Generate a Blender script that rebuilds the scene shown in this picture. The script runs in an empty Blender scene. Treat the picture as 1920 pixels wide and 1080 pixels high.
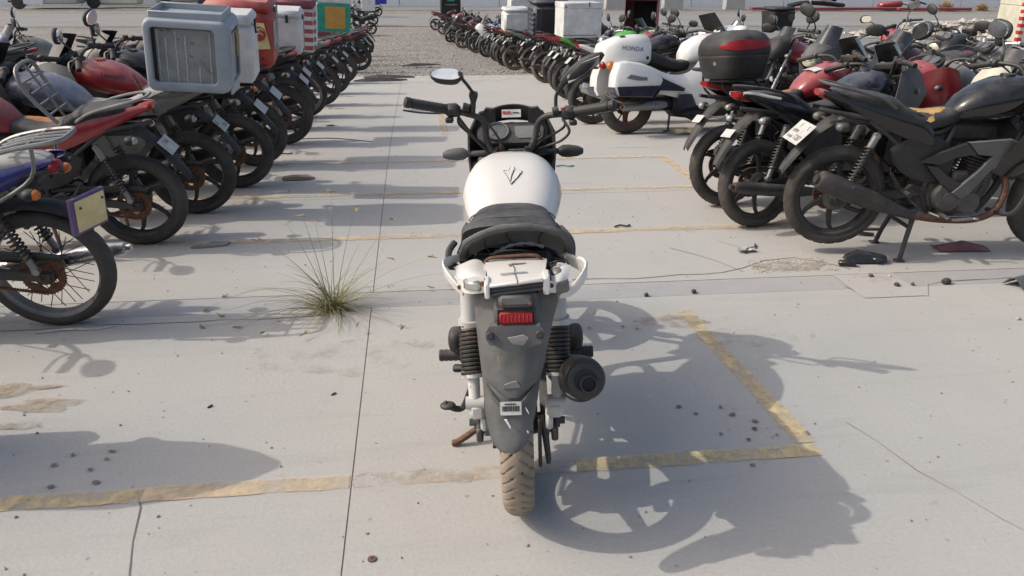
import bpy, bmesh, math, random
from mathutils import Vector, Matrix
R = math.radians
random.seed(7)
SC = bpy.context.scene
COL = SC.collection

# ------------------------------------------------------------------ camera, sky, sun, exposure
CAM_H = 1.65
def make_camera():
    pitch, yaw, roll = R(22.09), R(6.87), R(0.44)
    cy, sy, cp, sp = math.cos(yaw), math.sin(yaw), math.cos(pitch), math.sin(pitch)
    fwd = Vector((sy*cp, cy*cp, -sp)); right = Vector((cy, -sy, 0)); up = right.cross(fwd)
    r2 = right*math.cos(roll) + up*math.sin(roll); u2 = -right*math.sin(roll) + up*math.cos(roll)
    cam = bpy.data.cameras.new('camera'); o = bpy.data.objects.new('camera', cam); COL.objects.link(o)
    m = Matrix((r2, u2, -fwd)).transposed().to_4x4(); m.translation = (0, 0, CAM_H)
    o.matrix_world = m
    cam.sensor_width = 36; cam.lens = 1500/1920*36; cam.clip_end = 400; cam.clip_start = .05
    SC.camera = o
make_camera()
SUN_EL, SUN_AZ = R(42.5), R(-2)          # light travels towards +X
w = bpy.data.worlds.new('World'); SC.world = w; w.use_nodes = True
nt = w.node_tree; bg = nt.nodes['Background']
sky = nt.nodes.new('ShaderNodeTexSky'); sky.sky_type = 'NISHITA'; sky.sun_disc = False
sky.sun_elevation = SUN_EL; sky.sun_rotation = R(270); sky.air_density = 1.0; sky.dust_density = 4.5; sky.ozone_density = .4
nt.links.new(sky.outputs[0], bg.inputs[0]); bg.inputs[1].default_value = 0.15
sun = bpy.data.lights.new('sun', 'SUN'); sun.energy = 2.05; sun.angle = R(0.53); sun.color = (1, .945, .85)
so = bpy.data.objects.new('sun', sun); COL.objects.link(so)
so.rotation_euler = Vector((math.cos(SUN_AZ)*math.cos(SUN_EL), math.sin(SUN_AZ)*math.cos(SUN_EL), -math.sin(SUN_EL))).to_track_quat('-Z', 'Y').to_euler()
so.location = (-8, 0, 8)
vs = SC.view_settings; vs.view_transform = 'Standard'; vs.look = 'None'; vs.exposure = 0.18; vs.gamma = 1; vs.use_curve_mapping = False

# ------------------------------------------------------------------ materials
def mat(name, col, rough=.5, metal=0., dust=.35, dcol=(.36, .32, .27), rust=0., bump=.15, scale=9., var=.25, coat=0., trans=0., alpha_noise=None, spec=.5, dside=.10):
    m = bpy.data.materials.new(name); m.use_nodes = True
    n, l = m.node_tree.nodes, m.node_tree.links
    b = n['Principled BSDF']
    def nd(t, **k):
        x = n.new(t)
        for a, v in k.items(): setattr(x, a, v)
        return x
    tc = nd('ShaderNodeTexCoord'); oi = nd('ShaderNodeObjectInfo')
    mul = nd('ShaderNodeMath', operation='MULTIPLY'); mul.inputs[1].default_value = 37.; l.new(oi.outputs['Random'], mul.inputs[0])
    def noise(sc, det=5., ro=.6):
        t = nd('ShaderNodeTexNoise', noise_dimensions='4D'); t.inputs['Scale'].default_value = sc
        t.inputs['Detail'].default_value = det; t.inputs['Roughness'].default_value = ro
        l.new(tc.outputs['Object'], t.inputs['Vector']); l.new(mul.outputs[0], t.inputs['W']); return t
    def ramp(inp, a, bb, lo=0., hi=1.):
        r = nd('ShaderNodeMapRange'); r.clamp = True
        for i, v in zip((1, 2, 3, 4), (a, bb, lo, hi)): r.inputs[i].default_value = v
        l.new(inp, r.inputs[0]); return r.outputs[0]
    def math2(op, x, y):
        q = nd('ShaderNodeMath', operation=op)
        for i, v in enumerate((x, y)):
            if isinstance(v, (int, float)): q.inputs[i].default_value = v
            else: l.new(v, q.inputs[i])
        return q.outputs[0]
    def mix(f, a, bb):
        q = nd('ShaderNodeMix', data_type='RGBA')
        if isinstance(f, (int, float)): q.inputs[0].default_value = f
        else: l.new(f, q.inputs[0])
        for i, v in ((6, a), (7, bb)):
            if isinstance(v, tuple): q.inputs[i].default_value = (*v[:3], 1)
            else: l.new(v, q.inputs[i])
        return q.outputs[2]
    n1, n2 = noise(scale), noise(scale*6, 4.)
    base = mix(ramp(n1.outputs[0], .3, .7), tuple(c*(1-var) for c in col), tuple(min(1, c*(1+var*.6)) for c in col))
    rg = rough
    if rust > 0:
        rf = ramp(math2('ADD', n1.outputs[0], math2('MULTIPLY', n2.outputs[0], .35)), .86-rust*.42, .96-rust*.36)
        base = mix(rf, base, mix(ramp(n2.outputs[0], .35, .65), (.07, .03, .018), (.18, .08, .04)))
        rg = ramp(rf, 0, 1, rough, .9)
    if dust > 0:
        ge = nd('ShaderNodeNewGeometry'); sx = nd('ShaderNodeSeparateXYZ'); l.new(ge.outputs['Normal'], sx.inputs[0])
        up = ramp(sx.outputs[2], .1, 1., dside, 1.)
        df = math2('MULTIPLY', math2('MULTIPLY', up, ramp(math2('ADD', math2('MULTIPLY', n1.outputs[0], .75), math2('MULTIPLY', n2.outputs[0], .25)), .36, .62, .2, 1.)), dust)
        base = mix(df, base, dcol)
        r2 = nd('ShaderNodeMix'); l.new(math2('MINIMUM', math2('MULTIPLY', df, 1.5), 1.), r2.inputs[0])
        if isinstance(rg, float): r2.inputs[2].default_value = rg
        else: l.new(rg, r2.inputs[2])
        r2.inputs[3].default_value = .85; rg = r2.outputs[0]
        if metal > 0: l.new(math2('MULTIPLY', math2('SUBTRACT', 1., df), metal), b.inputs['Metallic'])
    elif metal > 0: b.inputs['Metallic'].default_value = metal
    l.new(base, b.inputs['Base Color'])
    if isinstance(rg, float): b.inputs['Roughness'].default_value = rg
    else: l.new(rg, b.inputs['Roughness'])
    b.inputs['Coat Weight'].default_value = coat; b.inputs['Coat Roughness'].default_value = .15
    b.inputs['Specular IOR Level'].default_value = spec
    if trans: b.inputs['Transmission Weight'].default_value = trans
    if bump:
        bp = nd('ShaderNodeBump'); bp.inputs['Strength'].default_value = bump; bp.inputs['Distance'].default_value = .004
        l.new(n2.outputs[0], bp.inputs['Height']); l.new(bp.outputs[0], b.inputs['Normal'])
    if alpha_noise:                                    # worn paint or thin dirt: (noise scale, lo, hi)
        sc_, lo, hi = alpha_noise
        t = noise(sc_, 8., .7); l.new(ramp(t.outputs[0], lo, hi), b.inputs['Alpha'])
    return m
MAT = dict(
    tyre=mat('tyre_rubber', (.019, .018, .017), .8, dust=.5, dcol=(.20, .175, .15), scale=6, dside=.55),
    tyre_tan=mat('dusty_tan_tyre', (.10, .082, .065), .9, dust=.6, dcol=(.30, .25, .20), scale=6, dside=.6),
    hero_tyre=mat('sandy_tyre_rubber', (.30, .25, .195), .9, dust=0, scale=9, var=.35), groove=mat('dark_groove_rubber', (.035, .03, .027), .9, dust=0),
    black_wheel=mat('black_alloy', (.022, .022, .023), .45, .3, dside=.35, dust=.4, dcol=(.22, .2, .18)),
    plastic=mat('dusty_black_plastic', (.017, .017, .018), .5, dust=.42, dcol=(.22, .205, .19), spec=.35, dside=.22),
    plastic_grey=mat('faded_grey_plastic', (.075, .077, .08), .6, dust=.35, dcol=(.28, .26, .24), var=.3),
    hero_guard=mat('grey_mudguard_plastic', (.082, .084, .087), .5, dust=.7, dcol=(.25, .24, .22), var=.4, scale=8, dside=.35),
    seat=mat('cracked_black_vinyl', (.024, .024, .025), .6, dust=.5, dcol=(.19, .185, .18), spec=.35, bump=.3, var=.35),
    lip=mat('dusty_vinyl_edge', (.06, .06, .06), .75, dust=.6, dcol=(.24, .235, .225), bump=.2, dside=.4), brown_dust=mat('dusty_brown_plastic', (.16, .11, .085), .8, dust=.6, dcol=(.30, .25, .21)),
    seat_grey=mat('dusty_grey_vinyl', (.2, .2, .195), .75, dust=.6, dcol=(.42, .4, .37), bump=.3),
    seat_torn=mat('torn_pale_vinyl', (.36, .36, .35), .8, dust=.4, dcol=(.42, .40, .37), bump=.4),
    foam=mat('yellow_seat_foam', (.50, .30, .10), .95, dust=.1, bump=.9, scale=14),
    foam_orange=mat('orange_seat_foam', (.40, .16, .05), .95, dust=.15, bump=.9, scale=14),
    engine=mat('grimy_engine_alloy', (.085, .084, .082), .5, .5, dside=.4, dust=.45, rust=.25, dcol=(.2, .17, .14)),
    engine_black=mat('black_engine_casing', (.022, .022, .023), .45, .2, dust=.3, dcol=(.18, .16, .14), rust=.1),
    steel=mat('dull_steel', (.24, .24, .24), .4, .7, dust=.4, rust=.2, dcol=(.3, .27, .23)),
    steel_dark=mat('dark_steel', (.05, .05, .052), .5, .5, dust=.35, rust=.22, dcol=(.2, .18, .16)),
    rusty=mat('rusty_steel', (.12, .06, .035), .8, .2, dust=.3, rust=.75),
    chrome=mat('dusty_chrome', (.55, .55, .56), .22, .9, dust=.35, rust=.08),
    exhaust=mat('sooty_muffler', (.042, .04, .04), .45, .3, dust=.32, rust=.27, dcol=(.2, .18, .16)),
    spring=mat('black_spring_steel', (.02, .02, .02), .45, .3, dust=.25, rust=.2),
    white_tube=mat('white_painted_tube', (.55, .55, .54), .5, dust=.35, rust=.12),
    red=mat('red_paint', (.30, .016, .022), .28, dust=.42, coat=.4, dcol=(.46, .34, .32)),
    red_dull=mat('sun_faded_red_paint', (.26, .03, .035), .5, dust=.5, dcol=(.46, .32, .3)),
    maroon=mat('maroon_paint', (.13, .014, .022), .3, dust=.38, coat=.4, dcol=(.34, .27, .25)),
    black=mat('black_gloss_paint', (.008, .008, .009), .14, dust=.22, coat=.4, dcol=(.25, .245, .24), spec=.4),
    blue=mat('blue_paint', (.018, .02, .16), .3, dust=.25, coat=.4),
    navy=mat('dark_blue_black_paint', (.012, .016, .035), .22, dust=.36, coat=.5, dcol=(.30, .29, .28)),
    silver=mat('slate_silver_paint', (.17, .185, .25), .35, .25, dust=.38, coat=.3, dcol=(.45, .43, .42)),
    grey=mat('grey_paint', (.20, .20, .19), .4, .1, dust=.5, dcol=(.40, .37, .33)),
    green=mat('bright_green_paint', (.06, .42, .04), .35, dust=.2, coat=.3),
    orange=mat('orange_brown_paint', (.36, .16, .05), .5, dust=.4),
    white=mat('white_paint', (.72, .72, .70), .28, dust=.22, coat=.4, var=.04, dcol=(.52, .47, .41), bump=.04),
    hero_white=mat('scuffed_white_paint', (.70, .69, .665), .32, dust=.42, coat=.35, var=.07, dcol=(.55, .50, .42), bump=.06, rust=.012, dside=.2, scale=12),
    cream=mat('cream_plastic', (.62, .60, .48), .4, dust=.3),
    lens_red=mat('red_lens', (.27, .008, .012), .2, dust=.12, spec=.3, bump=0),
    lens_grey=mat('dusty_grey_lens', (.14, .14, .135), .3, dust=.4, bump=0),
    lens_orange=mat('orange_lens', (.6, .16, .02), .2, dust=.25, bump=0),
    lens_clear=mat('cloudy_clear_lens', (.34, .34, .32), .2, .2, dust=.3, coat=.5, bump=0),
    lens_head=mat('yellowed_headlight_lens', (.52, .50, .36), .15, .2, dust=.35, coat=.6, bump=0),
    plate=mat('white_number_plate', (.56, .56, .54), .5, dust=.4, bump=.05, scale=26, var=.35),
    plate_cream=mat('blank_cream_plate', (.64, .54, .28), .5, dust=.15, bump=.03),
    purple=mat('purple_plate_holder', (.12, .07, .2), .5, dust=.3),
    ink=mat('black_ink', (.02, .02, .022), .7, dust=0, bump=0),
    ink_red=mat('red_ink', (.5, .03, .03), .7, dust=0, bump=0),
    ink_navy=mat('navy_lettering', (.08, .1, .14), .5, dust=0, bump=0),
    ink_silver=mat('silver_lettering', (.50, .51, .52), .35, .4, dust=.1, bump=0),
    mirror=mat('mirror_glass', (.85, .87, .88), .06, 1., dust=.62, dcol=(.62, .62, .60), bump=0, var=.02),  # pale dust colour stands in for bright sky reflected in the glass
    glass=mat('smoked_plastic_screen', (.02, .022, .026), .12, dust=.3, coat=.5, bump=0),
    dial=mat('dial_face', (.05, .05, .052), .2, dust=.5, dcol=(.34, .34, .33), coat=.5, bump=0),
    lcd=mat('grey_lcd_screen', (.17, .17, .16), .25, dust=.3, coat=.4, bump=0),
)
def gm(**k): MAT.update(k)

# ------------------------------------------------------------------ mesh building
def V(*a): return Vector(a)
def catmull(p, k=6, closed=False):
    p = [Vector(q) for q in p]; out = []; n = len(p)
    g = (lambda i: p[i % n]) if closed else (lambda i: p[max(0, min(n-1, i))])
    for i in range(n if closed else n-1):
        a, b, c, d = g(i-1), g(i), g(i+1), g(i+2)
        for j in range(k):
            t = j/k
            out.append(.5*((2*b)+(c-a)*t+(2*a-5*b+4*c-d)*t*t+(3*b-a-3*c+d)*t**3))
    if not closed: out.append(p[-1])
    return out
class M:
    def __init__(s): s.v = []; s.f = []
    def add(s, v, f):
        o = len(s.v); s.v += [tuple(q) for q in v]; s.f += [tuple(i+o for i in q) for q in f]; return s
    def loft(s, rings, caps=True, closed=False):
        n = len(rings[0]); v = [q for r in rings for q in r]; f = []; k = len(rings)
        for i in range(k if closed else k-1):
            a, b = i*n, ((i+1) % k)*n
            for j in range(n): f.append((a+j, a+(j+1) % n, b+(j+1) % n, b+j))
        if caps and not closed: f.append(tuple(range(n-1, -1, -1))); f.append(tuple((k-1)*n+j for j in range(n)))
        return s.add(v, f)
    def tube(s, pts, r, n=8, caps=True, closed=False, flat=1.):
        pts = [Vector(p) for p in pts]; k = len(pts); rs = r if isinstance(r, (list, tuple)) else [r]*k
        tan = []
        for i in range(k):
            a = pts[i-1] if (i > 0 or closed) else pts[i]; b = pts[(i+1) % k] if (i < k-1 or closed) else pts[i]
            t = (b-a); tan.append(t.normalized() if t.length > 1e-9 else Vector((1, 0, 0)))
        u = tan[0].orthogonal().normalized() if abs(tan[0].z) > .9 else tan[0].cross(Vector((0, 0, 1))).normalized()
        rings = []
        for i in range(k):
            u = (u - tan[i]*u.dot(tan[i])).normalized(); w_ = tan[i].cross(u)
            rings.append([pts[i]+(u*math.cos(2*math.pi*j/n)+w_*math.sin(2*math.pi*j/n)*flat)*rs[i] for j in range(n)])
        return s.loft(rings, caps, closed)
    def cyl(s, a, b, r, r2=None, n=14): return s.tube([a, b], [r, r if r2 is None else r2], n)
    def lathe(s, prof, o=(0, 0, 0), axis=(0, 1, 0), n=24, closed_prof=False):
        o, ax = Vector(o), Vector(axis).normalized(); u = ax.orthogonal().normalized(); w_ = ax.cross(u); k = len(prof)
        v = []; f = []
        for i in range(n):
            c, sn = math.cos(2*math.pi*i/n), math.sin(2*math.pi*i/n)
            for (r, h) in prof: v.append(o+ax*h+(u*c+w_*sn)*r)
        for i in range(n):
            a, b = i*k, ((i+1) % n)*k
            for j in range(k if closed_prof else k-1): f.append((a+j, b+j, b+(j+1) % k, a+(j+1) % k))
        if not closed_prof:
            if prof[0][0] > 1e-6: f.append(tuple(i*k for i in range(n-1, -1, -1)))
            if prof[-1][0] > 1e-6: f.append(tuple(i*k+k-1 for i in range(n)))
        return s.add(v, f)
    def box(s, c, sz, b=.0, rot=None):
        c = Vector(c); h = [q/2 for q in sz]; rot = rot or Matrix.Identity(3)
        if b <= 0:
            v = [c+rot @ Vector((x*h[0], y*h[1], z*h[2])) for x in (-1, 1) for y in (-1, 1) for z in (-1, 1)]
            return s.add(v, [(0, 1, 3, 2), (4, 6, 7, 5), (0, 4, 5, 1), (2, 3, 7, 6), (0, 2, 6, 4), (1, 5, 7, 3)])
        b = min(b, .95*min(h)); idx = {}; v = []
        for x in (-1, 1):
            for y in (-1, 1):
                for z in (-1, 1):
                    for a in range(3):
                        q = [sg*(h[i]-(0 if i == a else b)) for i, sg in enumerate((x, y, z))]
                        idx[(x, y, z, a)] = len(v); v.append(c+rot @ Vector(q))
        f = []
        for a in range(3):
            o1, o2 = [i for i in range(3) if i != a]
            for sg in (-1, 1):
                q = []
                for p, r_ in ((-1, -1), (1, -1), (1, 1), (-1, 1)):
                    k = [0, 0, 0]; k[a] = sg; k[o1] = p; k[o2] = r_; q.append(idx[(*k, a)])
                f.append(tuple(q))
            for p in (-1, 1):
                for r_ in (-1, 1):
                    k = [0, 0, 0]; k[o1] = p; k[o2] = r_; k[a] = -1; k2 = list(k); k2[a] = 1
                    f.append((idx[(*k, o1)], idx[(*k, o2)], idx[(*k2, o2)], idx[(*k2, o1)]))
        for x in (-1, 1):
            for y in (-1, 1):
                for z in (-1, 1): f.append(tuple(idx[(x, y, z, a)] for a in range(3)))
        return s.add(v, f)
    def sheet(s, g, t):
        k, n = len(g), len(g[0]); g = [[Vector(q) for q in r] for r in g]; inn = []
        for i in range(k):
            row = []
            for j in range(n):
                a = g[min(k-1, i+1)][j]-g[max(0, i-1)][j]; b = g[i][min(n-1, j+1)]-g[i][max(0, j-1)]
                nn = a.cross(b); row.append(g[i][j]-(nn.normalized() if nn.length > 1e-12 else Vector((0, 0, 1)))*t)
            inn.append(row)
        v = [q for r in g for q in r]+[q for r in inn for q in r]; f = []; o = k*n
        for i in range(k-1):
            for j in range(n-1):
                a = i*n+j; f.append((a, a+n, a+n+1, a+1)); f.append((o+a, o+a+1, o+a+n+1, o+a+n))
        per = [j for j in range(n)]+[i*n+n-1 for i in range(1, k)]+[(k-1)*n+j for j in range(n-2, -1, -1)]+[i*n for i in range(k-2, 0, -1)]
        for i in range(len(per)):
            a, b = per[i], per[(i+1) % len(per)]; f.append((a, b, o+b, o+a))
        return s.add(v, f)
    def prism(s, poly, off):
        off = Vector(off); a = [Vector(p) for p in poly]; n = len(a)
        return s.add(a+[p+off for p in a], [tuple(range(n-1, -1, -1)), tuple(range(n, 2*n))]+[(i, (i+1) % n, n+(i+1) % n, n+i) for i in range(n)])
    def blade(s, top, bot, yf, bulge, t, side=1, rows=5):
        """curved side panel between two (x, z) edges; yf(x) is its distance from the middle plane"""
        g = []; c2 = lambda e: [(p.x, p.z) for p in catmull([(x, 0, z) for x, z in e], 4)]
        for (a, b) in zip(c2(top), c2(bot)):
            row = []
            for j in range(rows):
                q = j/(rows-1); x = a[0]+(b[0]-a[0])*q; z = a[1]+(b[1]-a[1])*q
                row.append((x, side*(yf(x)+bulge*math.sin(math.pi*q)-.3*bulge*q), z))
            g.append(row if side < 0 else row[::-1])
        return s.sheet(g, t)
    def ell(s, c, r, rot=None, nu=14, nv=9, e=1.):
        c = Vector(c); rot = rot or Matrix.Identity(3); rings = []
        pw = lambda q: math.copysign(abs(q)**e, q)
        for i in range(1, nv):
            ph = -math.pi/2+math.pi*i/nv
            rings.append([c+rot @ Vector((r[0]*pw(math.cos(ph))*pw(math.cos(2*math.pi*j/nu)), r[1]*pw(math.cos(ph))*pw(math.sin(2*math.pi*j/nu)), r[2]*pw(math.sin(ph)))) for j in range(nu)])
        return s.loft(rings)
    def mesh(s, name, angle=38, smooth=True):
        me = bpy.data.meshes.new(name); me.from_pydata(s.v, [], s.f); me.validate()
        bm = bmesh.new(); bm.from_mesh(me); bmesh.ops.recalc_face_normals(bm, faces=bm.faces); bm.to_mesh(me); bm.free()
        if smooth: me.shade_smooth(); me.set_sharp_from_angle(angle=R(angle))
        me.materials.append(None); return me
def rx(x, zc, hw, hh, e=2.4, n=20, flat=0., y=0.):
    """superellipse cross-section across the bike at x; flat squashes the lower half"""
    o = []
    for j in range(n):
        a = 2*math.pi*j/n; c, sn = math.cos(a), math.sin(a)
        q = (lambda t: math.copysign(abs(t)**(2/e), t))
        zz = q(sn)*hh
        if zz < 0: zz *= (1-flat)
        o.append(Vector((x, y+q(c)*hw, zc+zz)))
    return o
def link(name, me, m, parent=None, mtx=None, label=None):
    o = bpy.data.objects.new(name, me); COL.objects.link(o)
    if m is not None:
        o.material_slots[0].link = 'OBJECT'; o.material_slots[0].material = MAT[m] if isinstance(m, str) else m
    if parent is not None: o.parent = parent
    if mtx is not None: o.matrix_basis = mtx
    if label: o['label'] = label
    return o
def obj(name, b, m, parent=None, label=None, angle=38): return link(name, b.mesh(name, angle), m, parent, None, label)
def tag(o, label, cat, group=None, kind=None):
    o['label'] = label; o['category'] = cat
    if group: o['group'] = group
    if kind: o['kind'] = kind
    return o
def thing(name, mtx, label, cat, group=None):
    o = bpy.data.objects.new(name, None); COL.objects.link(o); o.empty_display_size = .1; o.matrix_world = mtx
    return tag(o, label, cat, group)
def struct(o): o['kind'] = 'structure'; return o
def text(name, body, size, m, parent, mtx, extrude=.0006, align='CENTER', spacing=1., shear=0.):
    c = bpy.data.curves.new(name, 'FONT'); c.body = body; c.size = size; c.extrude = extrude; c.align_x = align; c.align_y = 'CENTER'; c.space_character = spacing; c.shear = shear; c.resolution_u = 4
    t = bpy.data.objects.new(name, c); COL.objects.link(t); me = bpy.data.meshes.new_from_object(t.evaluated_get(bpy.context.evaluated_depsgraph_get()))
    bpy.data.objects.remove(t); bpy.data.curves.remove(c); me.materials.clear(); me.materials.append(None); me.name = name
    return link(name, me, m, parent, mtx)
def frame_mtx(pos, right, up):
    r_ = Vector(right).normalized(); n_ = r_.cross(Vector(up)).normalized(); u_ = n_.cross(r_)
    m = Matrix((r_, u_, n_)).transposed().to_4x4(); m.translation = pos; return m
def pose(x, y, z=0., hd=0., lean=0., s=1., pitch=0.):
    return Matrix.Translation((x, y, z)) @ Matrix.Rotation(R(hd), 4, 'Z') @ Matrix.Rotation(R(-lean), 4, 'X') @ Matrix.Rotation(R(-pitch), 4, 'Y') @ Matrix.Scale(s, 4)
# ground profile: level slab near the camera, gentle fall beyond it, level again before the wall
_gy = [0.]
for _i in range(1, 1000):
    _y = _i*.1; _s = .06*max(0, min(1, (_y-6.5)/2.5))*max(0, min(1, (38-_y)/8)); _gy.append(_gy[-1]-_s*.1)
def gz(y):
    if y <= 0: return 0.
    i = min(998, int(y*10)); t = y*10-i; return _gy[i]*(1-t)+_gy[i+1]*t
# ------------------------------------------------------------------ the lot: ground, slabs, painted lines
def ground_mat(name, c1, c2, sc, bump, stones=False, spots=0., tint=None, rough=.9, crk=0.):
    m = bpy.data.materials.new(name); m.use_nodes = True; n, l = m.node_tree.nodes, m.node_tree.links; b = n['Principled BSDF']
    tc = n.new('ShaderNodeTexCoord')
    def noise(s, d=6., r=.6, w=0.):
        t = n.new('ShaderNodeTexNoise'); t.inputs['Scale'].default_value = s; t.inputs['Detail'].default_value = d; t.inputs['Roughness'].default_value = r
        if w: t.inputs['Distortion'].default_value = w
        l.new(tc.outputs['Object'], t.inputs['Vector']); return t.outputs[0]
    def ramp(i, a, c, lo=0., hi=1.):
        q = n.new('ShaderNodeMapRange'); q.clamp = True
        for k, v_ in zip((1, 2, 3, 4), (a, c, lo, hi)): q.inputs[k].default_value = v_
        l.new(i, q.inputs[0]); return q.outputs[0]
    def mix(f, a, c, bt='MIX'):
        q = n.new('ShaderNodeMix'); q.data_type = 'RGBA'; q.blend_type = bt
        if isinstance(f, (int, float)): q.inputs[0].default_value = f
        else: l.new(f, q.inputs[0])
        for k, v_ in ((6, a), (7, c)):
            if isinstance(v_, tuple): q.inputs[k].default_value = (*v_, 1)
            else: l.new(v_, q.inputs[k])
        return q.outputs[2]
    col = mix(ramp(noise(sc), .3, .7), c1, c2)
    if tint: col = mix(ramp(noise(.55, 7., .65, .6), .42, .68, 0, .75), col, tint)
    grain = noise(sc*60, 3., .7)
    col = mix(ramp(grain, .25, .75, 0, .34), col, tuple(q*.62 for q in c1))
    if spots:
        v = n.new('ShaderNodeTexVoronoi'); v.inputs['Scale'].default_value = 7.; v.inputs['Randomness'].default_value = 1.; l.new(tc.outputs['Object'], v.inputs['Vector'])
        col = mix(ramp(v.outputs['Distance'], .02, .075, spots, 0), col, tuple(q*.3 for q in c1))
        col = mix(ramp(noise(3.2, 9., .72, 1.5), .60, .80, 0, .55), col, tuple(q*.7 for q in c1))
        st = n.new('ShaderNodeMapping'); st.inputs['Scale'].default_value = (1.1, 9, 1); l.new(tc.outputs['Object'], st.inputs['Vector'])
        tn = n.new('ShaderNodeTexNoise'); tn.inputs['Scale'].default_value = 1.4; tn.inputs['Detail'].default_value = 7.; tn.inputs['Distortion'].default_value = .8; l.new(st.outputs[0], tn.inputs['Vector'])
        col = mix(ramp(tn.outputs[0], .56, .78, 0, .35), col, tuple(q*.74 for q in c1))
    h = grain
    if stones:
        v = n.new('ShaderNodeTexVoronoi'); v.inputs['Scale'].default_value = stones; l.new(tc.outputs['Object'], v.inputs['Vector'])
        col = mix(.55, col, mix(ramp(v.outputs['Color'], .1, .9), tuple(q*.45 for q in c1), tuple(min(1, q*1.25) for q in c2)))
        h = v.outputs['Distance']
    l.new(col, b.inputs['Base Color']); b.inputs['Roughness'].default_value = rough; b.inputs['Specular IOR Level'].default_value = .25
    bp = n.new('ShaderNodeBump'); bp.inputs['Strength'].default_value = bump; bp.inputs['Distance'].default_value = .006 if not stones else .03
    l.new(h, bp.inputs['Height']); l.new(bp.outputs[0], b.inputs['Normal'])
    return m
gm(concrete=ground_mat('pale_concrete', (.425, .418, .392), (.478, .47, .44), 1.1, .25, spots=.5, tint=(.475, .435, .40)),
   concrete_fill=ground_mat('trench_fill_concrete', (.36, .362, .358), (.43, .43, .42), 2.2, .4, spots=.6, tint=(.43, .405, .38)),
   gravel=ground_mat('sandy_gravel_ground', (.20, .185, .165), (.33, .305, .27), .5, .8, stones=16., tint=(.40, .36, .31)),
   grit=ground_mat('compacted_grey_grit', (.23, .225, .215), (.30, .292, .278), .35, .5, stones=45., tint=(.30, .285, .265)),
   joint=ground_mat('joint_dirt', (.20, .15, .13), (.30, .24, .205), 3., .4),
   road=ground_mat('pale_worn_asphalt', (.235, .232, .225), (.29, .286, .277), .25, .3, tint=(.32, .305, .28)),
   wall_white=ground_mat('white_precast_wall', (.74, .76, .78), (.80, .81, .82), .4, .1, tint=(.66, .68, .70)),
   block=ground_mat('cast_concrete_block', (.42, .41, .39), (.5, .49, .47), .8, .3, tint=(.36, .35, .33)),
   yellow=mat('worn_yellow_paint', (.66, .52, .29), .85, dust=.12, dcol=(.52, .46, .38), bump=.05, scale=3, var=.08, alpha_noise=(15., .30, .62)),
   yellow_pale=mat('faded_yellow_paint', (.64, .50, .32), .85, dust=.15, dcol=(.52, .46, .40), bump=.05, scale=3, var=.08, alpha_noise=(8., .34, .66)),
   yellow_faint=mat('nearly_gone_yellow_paint', (.58, .45, .30), .85, dust=.5, dcol=(.5, .45, .4), bump=0, scale=3, alpha_noise=(14., .44, .78)),
   sand_thick=mat('thick_sand_drift', (.42, .345, .255), .95, dust=0, bump=.6, scale=20, alpha_noise=(8., .40, .66)),
   sand=mat('sand_drift', (.43, .375, .31), .95, dust=0, bump=.5, scale=14, alpha_noise=(9., .50, .95)),
   crack=mat('crack_dirt', (.19, .165, .145), .95, dust=0, bump=0), stone=mat('gravel_stone', (.30, .285, .26), .9, dust=.2, var=.5, scale=1.), stone_pale=mat('pale_rubble', (.46, .42, .36), .9, dust=.3, var=.5, scale=1.))

def gsheet(name, x0, x1, y0, y1, dz, m, step=1., skirt=0., parent=None):
    b = M(); ny = max(1, math.ceil((y1-y0)/step)); nx = 2; v = []; f = []
    for i in range(ny+1):
        y = y0+(y1-y0)*i/ny
        for x in (x0, x1): v.append((x, y, gz(y)+dz))
    for i in range(ny): f.append((2*i, 2*i+1, 2*i+3, 2*i+2))
    if skirt:
        o = len(v); v += [(a, c, d-skirt) for a, c, d in v]
        f += [(0, o, o+1, 1), (2*ny, 2*ny+1, o+2*ny+1, o+2*ny)]
        for i in range(ny): f += [(2*i, 2*i+2, o+2*i+2, o+2*i), (2*i+1, o+2*i+1, o+2*i+3, 2*i+3)]
    b.add(v, f); return obj(name, b, m, parent, angle=20)
PAVE_END = 17.7
terrain = struct(gsheet('ground', -75, 90, -6, 72, -.05, 'gravel', 1.))
pave = struct(gsheet('pavement', -14, 12, -5, PAVE_END-.05, -.0025, 'joint', .5))
JX = -.266
G_ = .0025
for k, (ya, yb, mm) in enumerate([(-5, 3.84, 'concrete'), (3.84, 4.05, 'concrete_fill'), (4.05, 5.93, 'concrete'), (5.93, PAVE_END, 'concrete')]):
    for (xa, xb) in ((-14, JX), (JX, 12)):
        if k == 1 and xa < JX: xa, xb = -14, 12
        elif k == 1: continue
        gsheet('concrete_slab', xa+G_, xb-G_, ya+G_, yb-G_, 0 if k != 1 else -.0012, mm, .5, .02, pave)
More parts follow.
